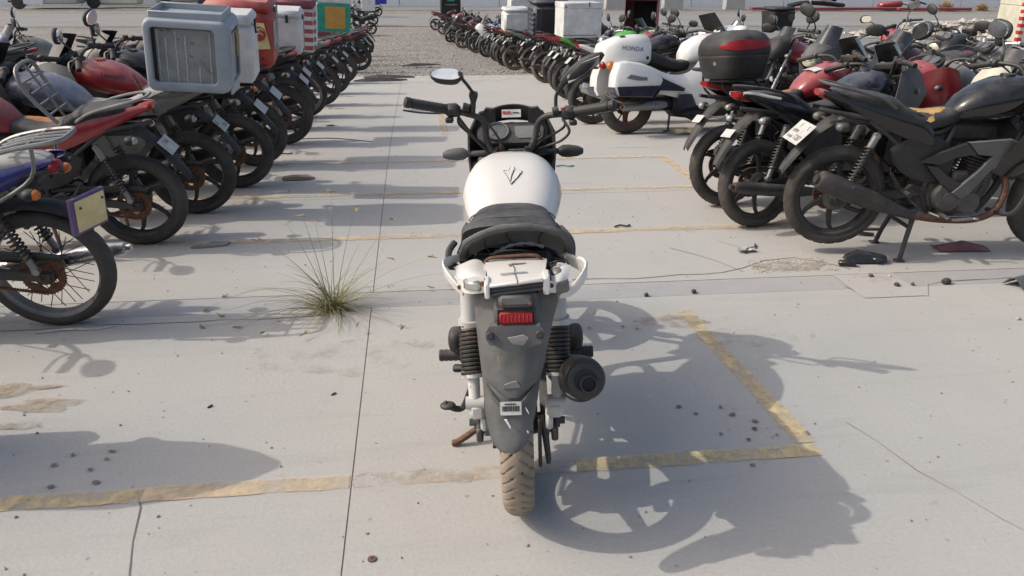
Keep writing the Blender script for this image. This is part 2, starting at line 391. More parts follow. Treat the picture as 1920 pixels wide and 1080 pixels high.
def ribbon(name, pts, wd, m, parent, dz=.004, jit=0.):
    rnd = random.Random(len(pts)*31+int(pts[0][0]*100)); b = M(); v = []; f = []
    pts = [Vector((p[0], p[1], 0)) for p in pts]
    q = []
    for a, c in zip(pts, pts[1:]):
        k = max(1, int((c-a).length/(.12 if jit != .0035 else .045)))
        q += [a+(c-a)*i/k for i in range(k)]
    q.append(pts[-1])
    for i, p in enumerate(q):
        t = (q[min(len(q)-1, i+1)]-q[max(0, i-1)]).normalized(); s = Vector((-t.y, t.x, 0))
        j = Vector((rnd.uniform(-jit, jit), rnd.uniform(-jit, jit), 0)) if 0 < i < len(q)-1 else Vector((0, 0, 0))
        w2 = wd*.5*(1 if not jit else rnd.uniform(.35, 1.2) if jit != .0035 else rnd.uniform(.93, 1.06))
        for sg in (1, -1):
            u = p+j+s*sg*w2; v.append((u.x, u.y, gz(u.y)+dz))
    for i in range(len(q)-1): f.append((2*i, 2*i+1, 2*i+3, 2*i+2))
    b.add(v, f); o = obj(name, b, m, parent); return o
# painted bay lines
def line(pts, m='yellow', wd=.076): return struct(ribbon('painted_line', pts, wd, m, None, jit=.0035))
line([(-6.5, 2.315), (-.95, 2.333)], wd=.076); line([(-.95, 2.333), (-.275, 2.338)], 'yellow_pale', .08); line([(-.262, 2.338), (.52, 2.345)], 'yellow_faint', .08); line([(.52, 2.345), (1.42, 2.352)], wd=.076)
line([(1.325, 3.64), (1.345, 3.3), (1.40, 2.40)], wd=.08)
line([(-5.5, 4.965), (2.6, 4.985)], 'yellow_pale'); line([(-5.5, 6.02), (2.3, 6.04)], 'yellow_pale'); line([(-5.5, 7.11), (2.28, 7.14)], 'yellow_pale', .07)
line([(2.27, 6.08), (2.255, 7.1)], wd=.08); line([(.30, 8.55), (.31, 10.9)], 'yellow_pale', .08)
# cracks, patches, holes: wear of the pavement
def crack(pts, wd=.008): ribbon('crack', pts, wd, 'crack', pave, .002, .012)
crack([(-.975, 2.36), (-.93, 2.26), (-.90, 2.1), (-.86, 1.9), (-.83, 1.75)], .0045)
crack([(1.62, 2.52), (1.66, 2.40), (1.70, 2.2), (1.76, 2.05), (1.83, 1.9), (1.9, 1.78)], .0028)
crack([(-4.5, 3.72), (-2.0, 3.74), (-.5, 3.76)], .007)
crack([(2.33, 3.88), (2.36, 3.72), (2.72, 3.70), (2.80, 3.87), (3.5, 3.93), (4.4, 3.95)], .007)
crack([(.6, 4.13), (1.2, 4.11), (1.72, 4.15), (1.88, 4.20), (2.05, 4.32), (2.25, 4.36), (2.40, 4.26), (2.5, 4.13)], .010)
crack([(1.2, 7.55), (1.7, 7.62), (2.2, 7.58), (3.0, 7.7)], .007)
crack([(1.55, 4.6), (1.75, 4.35), (1.85, 4.15)], .004); crack([(1.9, 4.7), (2.1, 4.45)], .003)
gsheet('patch_slab', 2.345, 2.70, 3.70, 4.04, .0035, 'concrete', .3, 0, pave)
def blot(name, x, y, rx_, ry_, m, parent, dz=.005, n=22, seed=0):
    r = random.Random(seed); ph = [r.uniform(.55, 1.25) for _ in range(n)]
    b = M(); v = [(x, y, gz(y)+dz)]; f = []
    for j in range(n):
        a = 2*math.pi*j/n; q = (ph[j]+ph[j-1])/2; yy = y+ry_*math.sin(a)*q; v.append((x+rx_*math.cos(a)*q, yy, gz(yy)+dz))
    for j in range(n): f.append((0, 1+j, 1+(j+1) % n))
    return obj(name, b.add(v, f), m, parent)
for i, a in enumerate([(2.16, 4.22, .22, .08), (-1.52, 2.98, .17, .06), (-1.72, 3.12, .2, .06), (-1.55, 2.83, .1, .03), (.1, 2.33, .07, .04), (-.1, 2.36, .16, .05), (1.55, 3.3, .3, .12), (1.2, 3.52, .25, .08), (2.3, 5.35, .25, .06),
                       (1.62, 2.02, .05, .04), (2.6, 3.98, .2, .08), (-.4, 3.3, .5, .18), (-2.2, 5.2, .5, .12), (2.0, 4.95, .5, .08), (.2, 15.8, 1.8, .5), (-.2, 17.2, 2.6, .35), (1.6, 16.6, 1.2, .4)]):
    blot('sand_stain', *a, 'sand_thick' if i in (0, 1, 2, 3, 7) else 'sand', pave, .006, seed=i)
holes = [(1.003, 2.70), (1.17, 2.68), (1.195, 2.62), (1.055, 2.64), (1.10, 2.49), (1.265, 2.56), (1.24, 2.51), (1.31, 2.46), (1.43, 2.46), (1.19, 2.44), (1.14, 2.28), (.80, 3.47), (.965, 3.47), (1.03, 3.44), (-1.27, 2.60), (-1.14, 2.61), (-1.14, 2.56), (-1.31, 2.54), (-1.175, 2.50), (-1.27, 2.41), (-1.13, 2.42)]
for i, (x, y) in enumerate(holes):
    r = random.Random(i); blot('bolt_hole', x, y, r.uniform(.007, .014), r.uniform(.007, .012), 'rusty' if i % 3 == 0 else 'crack', pave, .0065, 9, i)
    blot('hole_stain', x-.004, y+.003, r.uniform(.016, .032), r.uniform(.012, .022), 'sand', pave, .0045, 10, i+90)
# compacted grit to the right and beyond, the road before the wall
struct(gsheet('dirt_ground', 6.2, 90, 14.0, 46, -.02, 'grit', 1.)); struct(gsheet('road', -75, 90, 46.5, 58, -.03, 'road', 2.)); struct(gsheet('verge', -75, 90, 62.5, 70, -.03, 'grit', 2.))
# loose stones on the gravel (nobody could count them)
def stones(name, n, area, smin, smax, m, seed, label, cat, hfun=None, dens=None):
    r = random.Random(seed); b = M(); k = 0
    base = [Vector(q) for q in ((0, 0, 1), (.9, 0, .1), (-.1, .85, 0), (-.9, .1, .1), (.1, -.9, -.05), (0, 0, -.6))]
    fs = [(0, 1, 2), (0, 2, 3), (0, 3, 4), (0, 4, 1), (5, 2, 1), (5, 3, 2), (5, 4, 3), (5, 1, 4)]
    while k < n:
        x, y = r.uniform(area[0], area[1]), area[2]+(area[3]-area[2])*r.random()**1.5
        if dens and r.random() > dens(x, y): continue
        s = smin+(smax-smin)*r.random()**3; a = r.uniform(0, 6.28); c, sn = math.cos(a), math.sin(a)
        z = gz(y)-.05+(hfun(x, y) if hfun else 0); v = []
        for p in base:
            q = p*s*r.uniform(.7, 1.3); v.append((x+q.x*c-q.y*sn, y+q.x*sn+q.y*c, z+q.z*.6+s*.1))
        b.add(v, fs); k += 1
    o = link(name, b.mesh(name, smooth=False), m); tag(o, label, cat, None, 'stuff'); return o
stones('gravel', 15000, (-7, 7, PAVE_END, 42), .012, .06, 'stone', 3, 'loose grey gravel stones scattered beyond the concrete edge', 'gravel')
stones('grit', 2600, (-3.5, 4.5, 1.7, 11), .002, .008, 'stone', 4, 'fine grit and crumbs lying on the concrete', 'grit', lambda x, y: .052)
stones('patch_grit', 500, (1.92, 2.42, 4.12, 4.34), .003, .008, 'stone_pale', 5, 'sandy crumbs in the broken concrete patch by the black motorcycle', 'grit', lambda x, y: .052)
# ------------------------------------------------------------------ motorcycles of the rows (x forward, y left, rear contact at the origin)
ME = {}
def cached(key, fn):
    if key not in ME: ME[key] = fn()
    return ME[key]
OD = .30                                                       # wheel radius
def tyre_mesh(rad=OD, w_=.10, seg=96, tread=True, name='tyre', prof=13):
    v = []; f = []; rc = rad-w_*.42
    for i in range(seg):
        a = 2*math.pi*i/seg
        for j in range(prof):
            t = R(-112+224*j/(prof-1)); y = w_/2*math.sin(t)*1.02; r_ = rc+w_*.42*math.cos(t)
            if tread:
                m_ = abs(j-(prof-1)/2); k = (i+int(m_)) % 4
                if k == 0 and m_ <= 4: r_ -= .0055
                if m_ in (1,) and i % 2: r_ -= .001
            v.append((r_*math.cos(a), y, r_*math.sin(a)+rad))
    for i in range(seg):
        for j in range(prof-1):
            a, b = i*prof, ((i+1) % seg)*prof; f.append((a+j, a+j+1, b+j+1, b+j))
    return M().add(v, f).mesh(name, 50)
def rim_mesh(n=6, curve=.25, rad=OD, w_=.10, wide=.034, hubw=.13):
    b = M(); r0 = rad-w_*.70
    b.lathe([(r0+.012, -w_*.40), (r0+.016, -w_*.43), (r0-.006, -w_*.40), (r0-.022, -w_*.2), (r0-.026, 0), (r0-.022, w_*.2), (r0-.006, w_*.40), (r0+.016, w_*.43), (r0+.012, w_*.40), (r0-.008, 0)], (0, 0, rad), (0, 1, 0), 56, True)
    b.lathe([(.03, -hubw/2), (.05, -hubw/2), (.055, -hubw*.3), (.042, -hubw*.15), (.042, hubw*.15), (.055, hubw*.3), (.05, hubw/2), (.03, hubw/2)], (0, 0, rad), (0, 1, 0), 24)
    b.lathe([(0, -hubw*.8), (.012, -hubw*.8), (.016, -hubw*.6), (.016, hubw*.6), (.012, hubw*.8), (0, hubw*.8)], (0, 0, rad), (0, 1, 0), 10)
    for k in range(n):
        a0 = 2*math.pi*k/n+.35; rings = []
        for q in (0, .2, .5, .8, 1.):
            r_ = .035+(r0-.018-.035)*q; a = a0+curve*q*q; ws = wide*(1.15-.5*q+.45*max(0, q-.75)); th = .030-.010*q
            c = Vector((r_*math.cos(a), 0, r_*math.sin(a)+rad)); t = Vector((-math.sin(a), 0, math.cos(a)))
            rings.append([c+t*ws*.5*x+Vector((0, th*.5*y, 0)) for x, y in ((-1, -.5), (-.6, -1), (.6, -1), (1, -.5), (1, .5), (.6, 1), (-.6, 1), (-1, .5))])
        b.loft(rings)
    return b.mesh('wheel', 40)
def wire_rim():
    b = M(); r0 = OD-.05
    b.lathe([(r0+.006, -.034), (r0, -.036), (r0-.022, -.024), (r0-.022, .024), (r0, .036), (r0+.006, .034), (r0-.012, .02), (r0-.012, -.02)], (0, 0, OD), (0, 1, 0), 64, True)
    b.lathe([(.0, -.10), (.012, -.10), (.014, -.065), (.055, -.05), (.055, -.038), (.03, -.03), (.03, .03), (.055, .038), (.055, .05), (.014, .065), (.012, .10), (0, .10)], (0, 0, OD), (0, 1, 0), 24)
    return b.mesh('wheel', 40)
def spoke_mesh(): return M().cyl((.05, 0, 0), (OD-.075, 0, 0), .0021, None, 5).mesh('spoke')
def disc_mesh():
    b = M(); b.lathe([(.06, -.003), (.105, -.003), (.105, .003), (.06, .003)], (0, 0, OD), (0, 1, 0), 32, True)
    for k in range(5):
        a = 2*math.pi*k/5; b.box((.045*math.cos(a), 0, OD+.045*math.sin(a)), (.05, .006, .014), 0, Matrix.Rotation(-a, 3, 'Y'))
    return b.mesh('brake_disc')
def sprocket_mesh():
    b = M(); v = []; n = 84
    for h in (-.004, .004):
        for j in range(n):
            a = 2*math.pi*j/n; r_ = .098+(.006 if j % 2 else 0); v.append((r_*math.cos(a), h, OD+r_*math.sin(a)))
        for j in range(n):
            a = 2*math.pi*j/n; r_ = .072-.016*abs(math.cos(a*3)); v.append((r_*math.cos(a), h, OD+r_*math.sin(a)))
    f = []
    for j in range(n):
        k = (j+1) % n
        f += [(j, k, n+k, n+j), (2*n+j, 3*n+j, 3*n+k, 2*n+k), (j, 2*n+j, 2*n+k, k), (n+j, n+k, 3*n+k, 3*n+j)]
    b.add(v, f)
    b.lathe([(0, -.02), (.05, -.02), (.05, .006), (0, .006)], (0, 0, OD), (0, 1, 0), 20)
    for k in range(6):
        a = 2*math.pi*k/6; b.cyl((.046*math.cos(a), .002, OD+.046*math.sin(a)), (.075*math.cos(a), .002, OD+.075*math.sin(a)), .008, None, 6)
    return b.mesh('sprocket')
def drum_mesh():
    return M().lathe([(0, -.055), (.03, -.055), (.05, -.045), (.078, -.04), (.082, -.02), (.07, 0), (0, 0)], (0, 0, OD), (0, 1, 0), 28).mesh('brake_drum')
def swing_mesh():
    b = M()
    for s in (1, -1):
        b.loft([[Vector((x, s*.088+yy*.013, z+zz*h)) for yy, zz in ((-1, -1), (1, -1), (1, 1), (-1, 1))] for x, z, h in ((.50, .37, .02), (.30, .335, .024), (.05, .305, .022), (-.06, .298, .016))])
        b.box((-.02, s*.105, .30), (.05, .008, .04), .003); b.cyl((0, s*.09, .30), (0, s*.125, .30), .014, None, 6)
    b.cyl((.47, -.1, .365), (.47, .1, .365), .024); b.box((.36, 0, .345), (.05, .18, .05), .01)
    return b.mesh('swingarm')
def chain_mesh():
    b = M(); n = 44
    for i in range(n):
        q = i/(n-1); b.box((.5*q, .075, .395-.035*q*0+(.0)*q), (.008, .012, .012), 0); b.box((.5*q, .075, .205+.10*q), (.008, .012, .012), 0)
    b.box((.25, .075, .395), (.5, .006, .008)); b.tube([(0, .075, .205), (.5, .075, .305)], .005, 4)
    return b.mesh('chain')
def chain_guard_mesh():
    top = [(-.10, .405), (0, .425), (.15, .43), (.32, .425), (.45, .42)]; bot = [(-.10, .385), (0, .385), (.15, .39), (.32, .39), (.45, .39)]
    return M().blade(top, bot, lambda x: .088, .012, .004).mesh('chain_guard')
def shock_mesh(s):
    b = M(); a, c = Vector((.0, s*.118, .345)), Vector((.13, s*.115, .68)); d = c-a
    b.cyl(a, a+d*.28, .017, None, 10); b.cyl(a+d*.28, c, .009, None, 8); b.cyl(a+d*.78, c, .022, None, 10)
    b.cyl(a-Vector((0, .016, 0)), a+Vector((0, .016, 0)), .018, None, 10); b.cyl(c-Vector((0, .016, 0)), c+Vector((0, .016, 0)), .018, None, 10)
    return b.mesh('shock_absorber')
def coil(a, c, r, wr, turns, per=10, n=5):
    a, c = Vector(a), Vector(c); d = c-a; u = d.orthogonal().normalized(); w_ = d.normalized().cross(u); k = int(turns*per)
    return [a+d*(i/k)+(u*math.cos(2*math.pi*i/per)+w_*math.sin(2*math.pi*i/per))*r for i in range(k+1)]
def spring_mesh(s):
    a, c = Vector((.0, s*.118, .345)), Vector((.13, s*.115, .68)); d = c-a
    return M().tube(coil(a+d*.18, a+d*.82, .027, .005, 11), .0052, 5).mesh('spring')
def frame_mesh():
    b = M(); P = catmull
    b.tube(P([(1.05, 0, .86), (.9, 0, .80), (.6, 0, .74), (.45, 0, .70)]), .024, 10)
    b.tube(P([(1.055, 0, .82), (1.0, 0, .6), (.95, 0, .38), (.86, 0, .22)]), .021, 10)
    for s in (1, -1):
        b.tube(P([(.60, s*.03, .74), (.45, s*.10, .70), (.2, s*.105, .755), (-.1, s*.085, .80), (-.2, s*.06, .815)]), .013, 8)
        b.tube(P([(.48, s*.085, .40), (.40, s*.1, .52), (.20, s*.105, .68), (.08, s*.10, .76)]), .012, 8)
        b.tube(P([(.60, s*.05, .73), (.52, s*.09, .55), (.47, s*.09, .36), (.52, s*.08, .24)]), .016, 8)
    b.cyl((1.075, 0, .80), (1.035, 0, .90), .034)
    b.box((.42, 0, .60), (.30, .13, .22), .03); b.box((.70, 0, .70), (.34, .09, .12), .03); b.box((.10, 0, .755), (.36, .15, .05), .02)
    return b.mesh('frame')
def engine_mesh():
    b = M(); b.box((.62, 0, .34), (.30, .19, .20), .04); b.box((.74, 0, .30), (.16, .21, .15), .05); b.box((.52, 0, .42), (.14, .15, .12), .03)
    for s in (1, -1): b.cyl((.60, s*.08, .34), (.60, s*.15, .34), .085, .078, 20); b.cyl((.73, s*.08, .31), (.73, s*.145, .31), .068, .06, 18); b.cyl((.60, s*.15, .34), (.60, s*.158, .34), .035, None, 12)
    for k in range(5):
        a = 2*math.pi*k/5; b.cyl((.60+.07*math.cos(a), -.14, .34+.07*math.sin(a)), (.60+.07*math.cos(a), -.157, .34+.07*math.sin(a)), .008, None, 6)
    b.cyl((.545, 0, .52), (.52, 0, .62), .035, .04); b.box((.66, -.10, .45), (.10, .05, .08), .015)
    return b.mesh('engine')
def fins_mesh():
    b = M(); rot = Matrix.Rotation(R(14), 3, 'Y'); o = Vector((.76, 0, .42)); up = rot @ Vector((0, 0, 1))
    b.box(o+up*.07, (.10, .11, .16), .01, rot)
    for k in range(8): b.box(o+up*(.012+.018*k), (.155, .165, .006), 0, rot)
    b.box(o+up*.19, (.13, .15, .085), .025, rot)
    return b.mesh('cylinder')
def header_mesh():
    return M().tube(catmull([(.84, -.03, .50), (.93, -.05, .47), (.965, -.075, .38), (.92, -.10, .26), (.80, -.115, .205), (.6, -.12, .20), (.42, -.135, .225), (.36, -.145, .245)]), .0195, 10).mesh('exhaust_pipe')
def muffler_mesh(kind=0):
    b = M()
    if kind == 0:      # stubby upswept
        p = [Vector((.42, -.135, .225)), Vector((.30, -.15, .265)), Vector((.12, -.165, .33)), Vector((-.06, -.175, .395)), Vector((-.17, -.18, .435)), Vector((-.185, -.18, .44))]
        b.tube(p, [.024, .036, .056, .062, .058, .047], 18); d = (p[-1]-p[-2]).normalized(); b.tube([p[-1]-d*.02, p[-1]+d*.02], [.026, .026], 12)
        b.box((.10, -.222, .36), (.22, .006, .05), .002, Matrix.Rotation(R(20), 3, 'Y'))
    else:              # long slim
        p = [Vector((.42, -.135, .225)), Vector((.28, -.145, .24)), Vector((.0, -.155, .275)), Vector((-.22, -.16, .31)), Vector((-.30, -.16, .322))]
        b.tube(p, [.022, .036, .043, .042, .030], 16); b.tube([p[-1], p[-1]+Vector((-.03, 0, .004))], [.017, .017], 10)
    return b.mesh('muffler')
def tank_mesh(kind=0):
    if kind == 0: S = [(1.055, .885, .045, .05), (1.04, .895, .085, .075), (.99, .905, .122, .10), (.90, .898, .150, .122), (.80, .880, .156, .128), (.70, .855, .140, .112), (.62, .825, .108, .085), (.57, .80, .075, .055), (.555, .79, .045, .03)]
    else: S = [(1.06, .88, .045, .045), (1.045, .885, .08, .06), (.99, .895, .105, .08), (.88, .895, .125, .095), (.76, .88, .13, .098), (.66, .86, .12, .086), (.58, .835, .10, .066), (.54, .82, .07, .04), (.53, .815, .04, .02)]
    b = M().loft([rx(x, z, hw, hh, 2.35, 28, .12) for x, z, hw, hh in S]); b.lathe([(0, 0), (.038, 0), (.04, -.008), (.04, -.03)], (.86, 0, S[3][1]+S[3][3]+.004), (0, 0, 1), 18)
    return b.mesh('fuel_tank', 60)
def seat_mesh(kind=0):
    if kind == 0: S = [(.615, .79, .06, .03), (.60, .795, .085, .045), (.53, .775, .105, .055), (.43, .755, .125, .058), (.33, .76, .135, .058), (.25, .79, .135, .055), (.18, .835, .13, .052), (.08, .862, .125, .045), (-.05, .878, .115, .04), (-.15, .888, .10, .035), (-.20, .892, .07, .02)]
    else: S = [(.60, .80, .06, .03), (.58, .80, .09, .045), (.48, .79, .115, .05), (.36, .79, .13, .05), (.24, .805, .135, .05), (.12, .825, .13, .05), (0, .838, .13, .048), (-.12, .845, .125, .045), (-.22, .845, .115, .04), (-.26, .845, .08, .025)]
    return M().loft([rx(x if x > .44 else .44-(.44-x)*.84, z, hw, hh, 2.8, 24, .1) for x, z, hw, hh in S]).mesh('seat', 60)
sq = lambda x: x if x > .44 else .44-(.44-x)*.84
sqp = lambda pts: [(sq(p[0]), *p[1:]) for p in pts]
def tail_mesh(s):
    top = [(.44, .73), (.36, .80), (.22, .825), (.05, .855), (-.10, .885), (-.22, .91), (-.31, .915)]; bot = [(.46, .60), (.36, .64), (.22, .685), (.05, .745), (-.10, .80), (-.22, .85), (-.31, .885)]
    return M().blade(sqp(top), sqp(bot), lambda x: .118 - .055*max(0, (.10-x)/.29), .022, .006, s, 6).mesh('tail_panel', 60)
def side_mesh(s):
    top = [(.60, .60), (.52, .665), (.42, .69), (.30, .66), (.22, .61)]; bot = [(.58, .44), (.50, .42), (.42, .43), (.32, .47), (.24, .545)]
    return M().blade(top, bot, lambda x: .115, .016, .006, s, 5).mesh('side_panel', 60)
def plate3(b, poly, s, y0, th, inset=.10):
    cx, cz = sum(p[0] for p in poly)/len(poly), sum(p[1] for p in poly)/len(poly); n = len(poly)
    def ring(y, d):
        o = []
        for i, (x, z) in enumerate(poly):
            a, c = Vector((poly[i-1][0]-x, poly[i-1][1]-z)), Vector((poly[(i+1) % n][0]-x, poly[(i+1) % n][1]-z)); m_ = (a.normalized()+c.normalized())
            m_ = m_.normalized() if m_.length > .05 else Vector((-a.y, a.x)).normalized()
            q = Vector((x, z))+m_*d
            if (q-Vector((cx, cz))).length > (Vector((x, z))-Vector((cx, cz))).length: q = Vector((x, z))-m_*d*.5
            o.append(Vector((q.x, s*y, q.y)))
        return o
    b.loft([ring(y0, 0), ring(y0+th*.6, 0), ring(y0+th, inset*.05)]); return b
def scoop_mesh(s):
    b = M()
    plate3(b, [(.63, .665), (.87, .69), (1.09, .60), (1.06, .56), (.88, .59), (.79, .505), (.70, .365), (.655, .335), (.60, .375), (.72, .50), (.79, .595), (.70, .60)], s, .150, .024)
    return b.mesh('side_scoop', 30)
def scoop_wing_mesh(s):
    b = M(); plate3(b, [(.39, .545), (.50, .61), (.625, .662), (.695, .598), (.58, .575), (.50, .53)], s, .148, .020); plate3(b, [(.42, .53), (.495, .525), (.56, .47), (.655, .425), (.60, .378), (.52, .425)], s, .146, .018)
    return b.mesh('side_scoop', 30)
def shroud_mesh(s):
    top = [(.95, .90), (1.03, .92), (1.10, .90), (1.16, .84)]; bot = [(.90, .80), (.98, .76), (1.06, .70), (1.13, .66)]
    return M().blade(top, bot, lambda x: .135+.02*(x-.95), .03, .006, s, 5).mesh('tank_shroud', 60)
def taillight_mesh(): return M().loft([rx(x, z, hw, hh, 3, 16) for x, z, hw, hh in ((-.10, .872, .06, .024), (-.175, .892, .056, .026), (-.205, .90, .045, .016))]).mesh('tail_light', 50)
def guard_mesh(kind=0):
    P = [(.02, .765), (-.08, .775), (-.17, .75), (-.25, .70), (-.32, .635), (-.39, .565), (-.45, .50), (-.48, .455)] if kind == 0 else [(.10, .645), (.03, .663), (-.05, .668), (-.13, .655), (-.20, .63), (-.26, .595), (-.30, .555)]
    W = [.085, .078, .062, .05, .045, .042, .038, .024] if kind == 0 else [.06]*6+[.045]
    g = []
    if kind == 0: P = [(.02-(.02-x)*.74, z) for x, z in P]
    for (x, z), w_ in zip(P, W): g.append([(x+.012*abs(j/4)**2, w_*j/4, z-.028*abs(j/4)**3) for j in range(-4, 5)])
    b = M().sheet(g, .005)
    return b.mesh('mudguard', 50)
PLATE_AT = Matrix.Translation((-.246, 0, .655)) @ Matrix(((0, .69, -.72), (-1, 0, 0), (0, .72, .69))).to_4x4()
def plate_mesh():
    b = M().box((0, 0, 0), (.17, .11, .003), .0014)
    return b.mesh('number_plate')
def grab_mesh(): 
    b = M()
    b.tube(catmull(sqp([(.16, .125, .835), (.06, .135, .885), (-.08, .135, .92), (-.22, .115, .945), (-.29, .06, .955), (-.30, 0, .957), (-.29, -.06, .955), (-.22, -.115, .945), (-.08, -.135, .92), (.06, -.135, .885), (.16, -.125, .835)]), 4), .012, 8, flat=.8)
    return b.mesh('grab_rail')
def rack_mesh():
    b = M(); T = lambda p, r_=.008: b.tube(catmull(sqp(p), 4), r_, 7)
    T([(.18, .14, .83), (.02, .145, .93), (-.15, .13, .975), (-.36, .10, 1.0), (-.39, 0, 1.003), (-.36, -.10, 1.0), (-.15, -.13, .975), (.02, -.145, .93), (.18, -.14, .83)], .011)
    for y in (-.05, 0, .05): T([(-.05, y, .955), (-.2, y, .985), (-.38, y, 1.0)], .007)
    for x, z in ((-.08, .96), (-.22, .985)): b.cyl((sq(x), -.13, z), (sq(x), .13, z), .007, None, 7)
    for s in (1, -1): T([(-.25, s*.12, .985), (-.22, s*.13, .85), (-.02, s*.125, .74)], .009)
    return b.mesh('luggage_rack')
def indicator_mesh(x, z, s, dx):
    b = M(); b.cyl((x, s*.06, z), (x, s*.15, z), .009, None, 8); b.ell((x, s*.178, z), (.036, .034, .028), None, 12, 8)
    return b.mesh('indicator')
def ilens_mesh(x, z, s, dx): return M().ell((x+dx*.014, s*.178, z), (.032, .029, .024), None, 12, 8).mesh('lens')
FA = Vector((1.34, 0, OD)); HT = Vector((1.055, 0, .885)); SA = (HT-FA).normalized()
def fork_mesh(s):
    b = M(); o = Vector((0, s*.085, 0)); L_ = (HT-FA).length
    b.cyl(FA+o-SA*.02, FA+o+SA*L_*.50, .025, .027, 14); b.cyl(FA+o+SA*L_*.5, FA+o+SA*L_*1.06, .0165, None, 12); b.cyl(FA+o+SA*L_*.49, FA+o+SA*L_*.53, .031, None, 14)
    b.cyl(FA+Vector((0, s*.055, 0)), FA+Vector((0, s*.11, 0)), .016, None, 8)
    return b.mesh('fork')
def clamp_mesh():
    b = M(); L_ = (HT-FA).length
    rot = SA.to_track_quat('Z', 'Y').to_matrix()
    for q in (.80, 1.02): b.box(FA+SA*L_*q, (.07, .22, .03), .012, rot)
    return b.mesh('triple_clamp')
def fguard_mesh():
    g = []
    for i in range(13):
        a = R(25+130*i/12); g.append([(1.34+(OD+.022-.02*abs(j/4)**3)*math.cos(a), .06*j/4, OD+(OD+.022-.02*abs(j/4)**3)*math.sin(a)) for j in range(-4, 5)])
    b = M().sheet(g, -.004)
    for s in (1, -1): b.box((1.30, s*.066, .56), (.05, .008, .12), .003, Matrix.Rotation(R(-10), 3, 'Y'))
    return b.mesh('mudguard', 50)
def cowl_mesh(kind):
    if kind == 'round': return M().lathe([(.02, -.10), (.065, -.075), (.088, -.02), (.092, .03), (.085, .04), (0, .04)], (1.17, 0, .885), (.98, 0, -.12), 24).mesh('headlight_cowl', 50)
    if kind == 'bikini':
        S = [(1.085, .96, .13, .12), (1.13, .955, .135, .125), (1.19, .935, .125, .115), (1.24, .90, .10, .09), (1.27, .875, .065, .06), (1.28, .865, .03, .03)]
        return M().loft([rx(x, z, hw, hh, 2.3, 24) for x, z, hw, hh in S]).mesh('headlight_cowl', 50)
    b = M()             # half fairing
    for s in (1, -1): b.blade([(1.02, 1.0), (1.15, 1.03), (1.28, .98), (1.36, .90)], [(.80, .50), (.95, .48), (1.14, .62), (1.33, .80)], lambda x: .17-.14*max(0, (x-1.05)/.33)**1.5, .05, .006, s, 7)
    S = [(1.18, .97, .13, .07), (1.26, .95, .115, .075), (1.33, .91, .08, .065), (1.38, .875, .035, .035)]
    b.loft([rx(x, z, hw, hh, 2.2, 20) for x, z, hw, hh in S]); return b.mesh('fairing', 50)
def lens_mesh(kind):
    if kind == 'round': return M().ell((1.205, 0, .880), (.030, .080, .080), None, 20, 12).mesh('headlight')
    x0 = 1.225 if kind == 'bikini' else 1.325
    return M().loft([rx(x, z, hw, hh, 2.2, 20) for x, z, hw, hh in ((x0, .885, .088, .060), (x0+.035, .868, .07, .048), (x0+.056, .855, .04, .028), (x0+.06, .852, .015, .012))]).mesh('headlight', 50)
def screen_mesh(kind):
    g = []
    for i in range(6):
        q = i/5; g.append([(1.20-.13*q+(.03 if kind != 'bikini' else 0)-.09*(j/4)**2, (.125-.04*q)*j/4, 1.0+(.17+.03*(kind != 'bikini'))*q-.02*(j/4)**2) for j in range(-4, 5)])
    return M().sheet(g, .004).mesh('windscreen', 60)
def cluster_mesh():
    b = M(); rot = Matrix.Rotation(R(40), 3, 'Y'); b.box((1.075, 0, 1.02), (.12, .19, .06), .025, rot); return b.mesh('instrument_cluster')
def dial_mesh():
    rot = Matrix.Rotation(R(40), 3, 'Y'); n_ = rot @ Vector((0, 0, 1)); b = M()
    for y, r_ in ((.045, .04), (-.045, .036)): c = Vector((1.075, y, 1.02))+n_*.03; b.lathe([(0, .004), (r_, .004), (r_, -.004), (0, -.004)], c, n_, 20)
    return b.mesh('dial')
BAR = [(.885, .365, 1.035), (.93, .22, 1.065), (1.0, .12, 1.05), (1.025, .06, .965), (1.03, 0, .955), (1.025, -.06, .965), (1.0, -.12, 1.05), (.93, -.22, 1.065), (.885, -.365, 1.035)]
def bar_mesh():
    b = M().tube(catmull(BAR, 5), .0115, 8)
    for s in (1, -1): b.box((1.03, s*.035, .94), (.035, .03, .05), .006); b.box((.925, s*.235, 1.062), (.045, .05, .045), .01, Matrix.Rotation(R(-17)*s, 3, 'Z')); b.tube(catmull([(.94, s*.22, 1.06), (1.0, s*.17, 1.0), (1.05, s*.10, .86), (1.03, s*.05, .74)], 5), .005, 5)
    b.cyl((.96, -.17, 1.07), (.96, -.17, 1.10), .026, .022)
    return b.mesh('handlebar')
def grip_mesh(s):
    a, c = Vector((.918, s*.262, 1.057)), Vector((.879, s*.378, 1.031)); d = c-a; b = M(); pts = [a+d*i/12 for i in range(13)]
    b.tube(pts, [.0175+(.0012 if i % 2 else 0) for i in range(13)], 10); b.cyl(c, c+d*.08, .0195, .017, 10); return b.mesh('grip')
def lever_mesh(s): return M().tube(catmull([(.95, s*.20, 1.058), (.985, s*.235, 1.05), (.97, s*.30, 1.035), (.945, s*.365, 1.02), (.935, s*.385, 1.018)], 4), [.009, .009, .009, .009]+[.0065]*13, 7, flat=.6).mesh('lever')
def stem_path(s): return catmull([(.945, s*.215, 1.075), (.955, s*.225, 1.13), (.97, s*.27, 1.18), (.985, s*.315, 1.225)], 4)
MC = lambda s: Vector((.985, s*.34, 1.25))
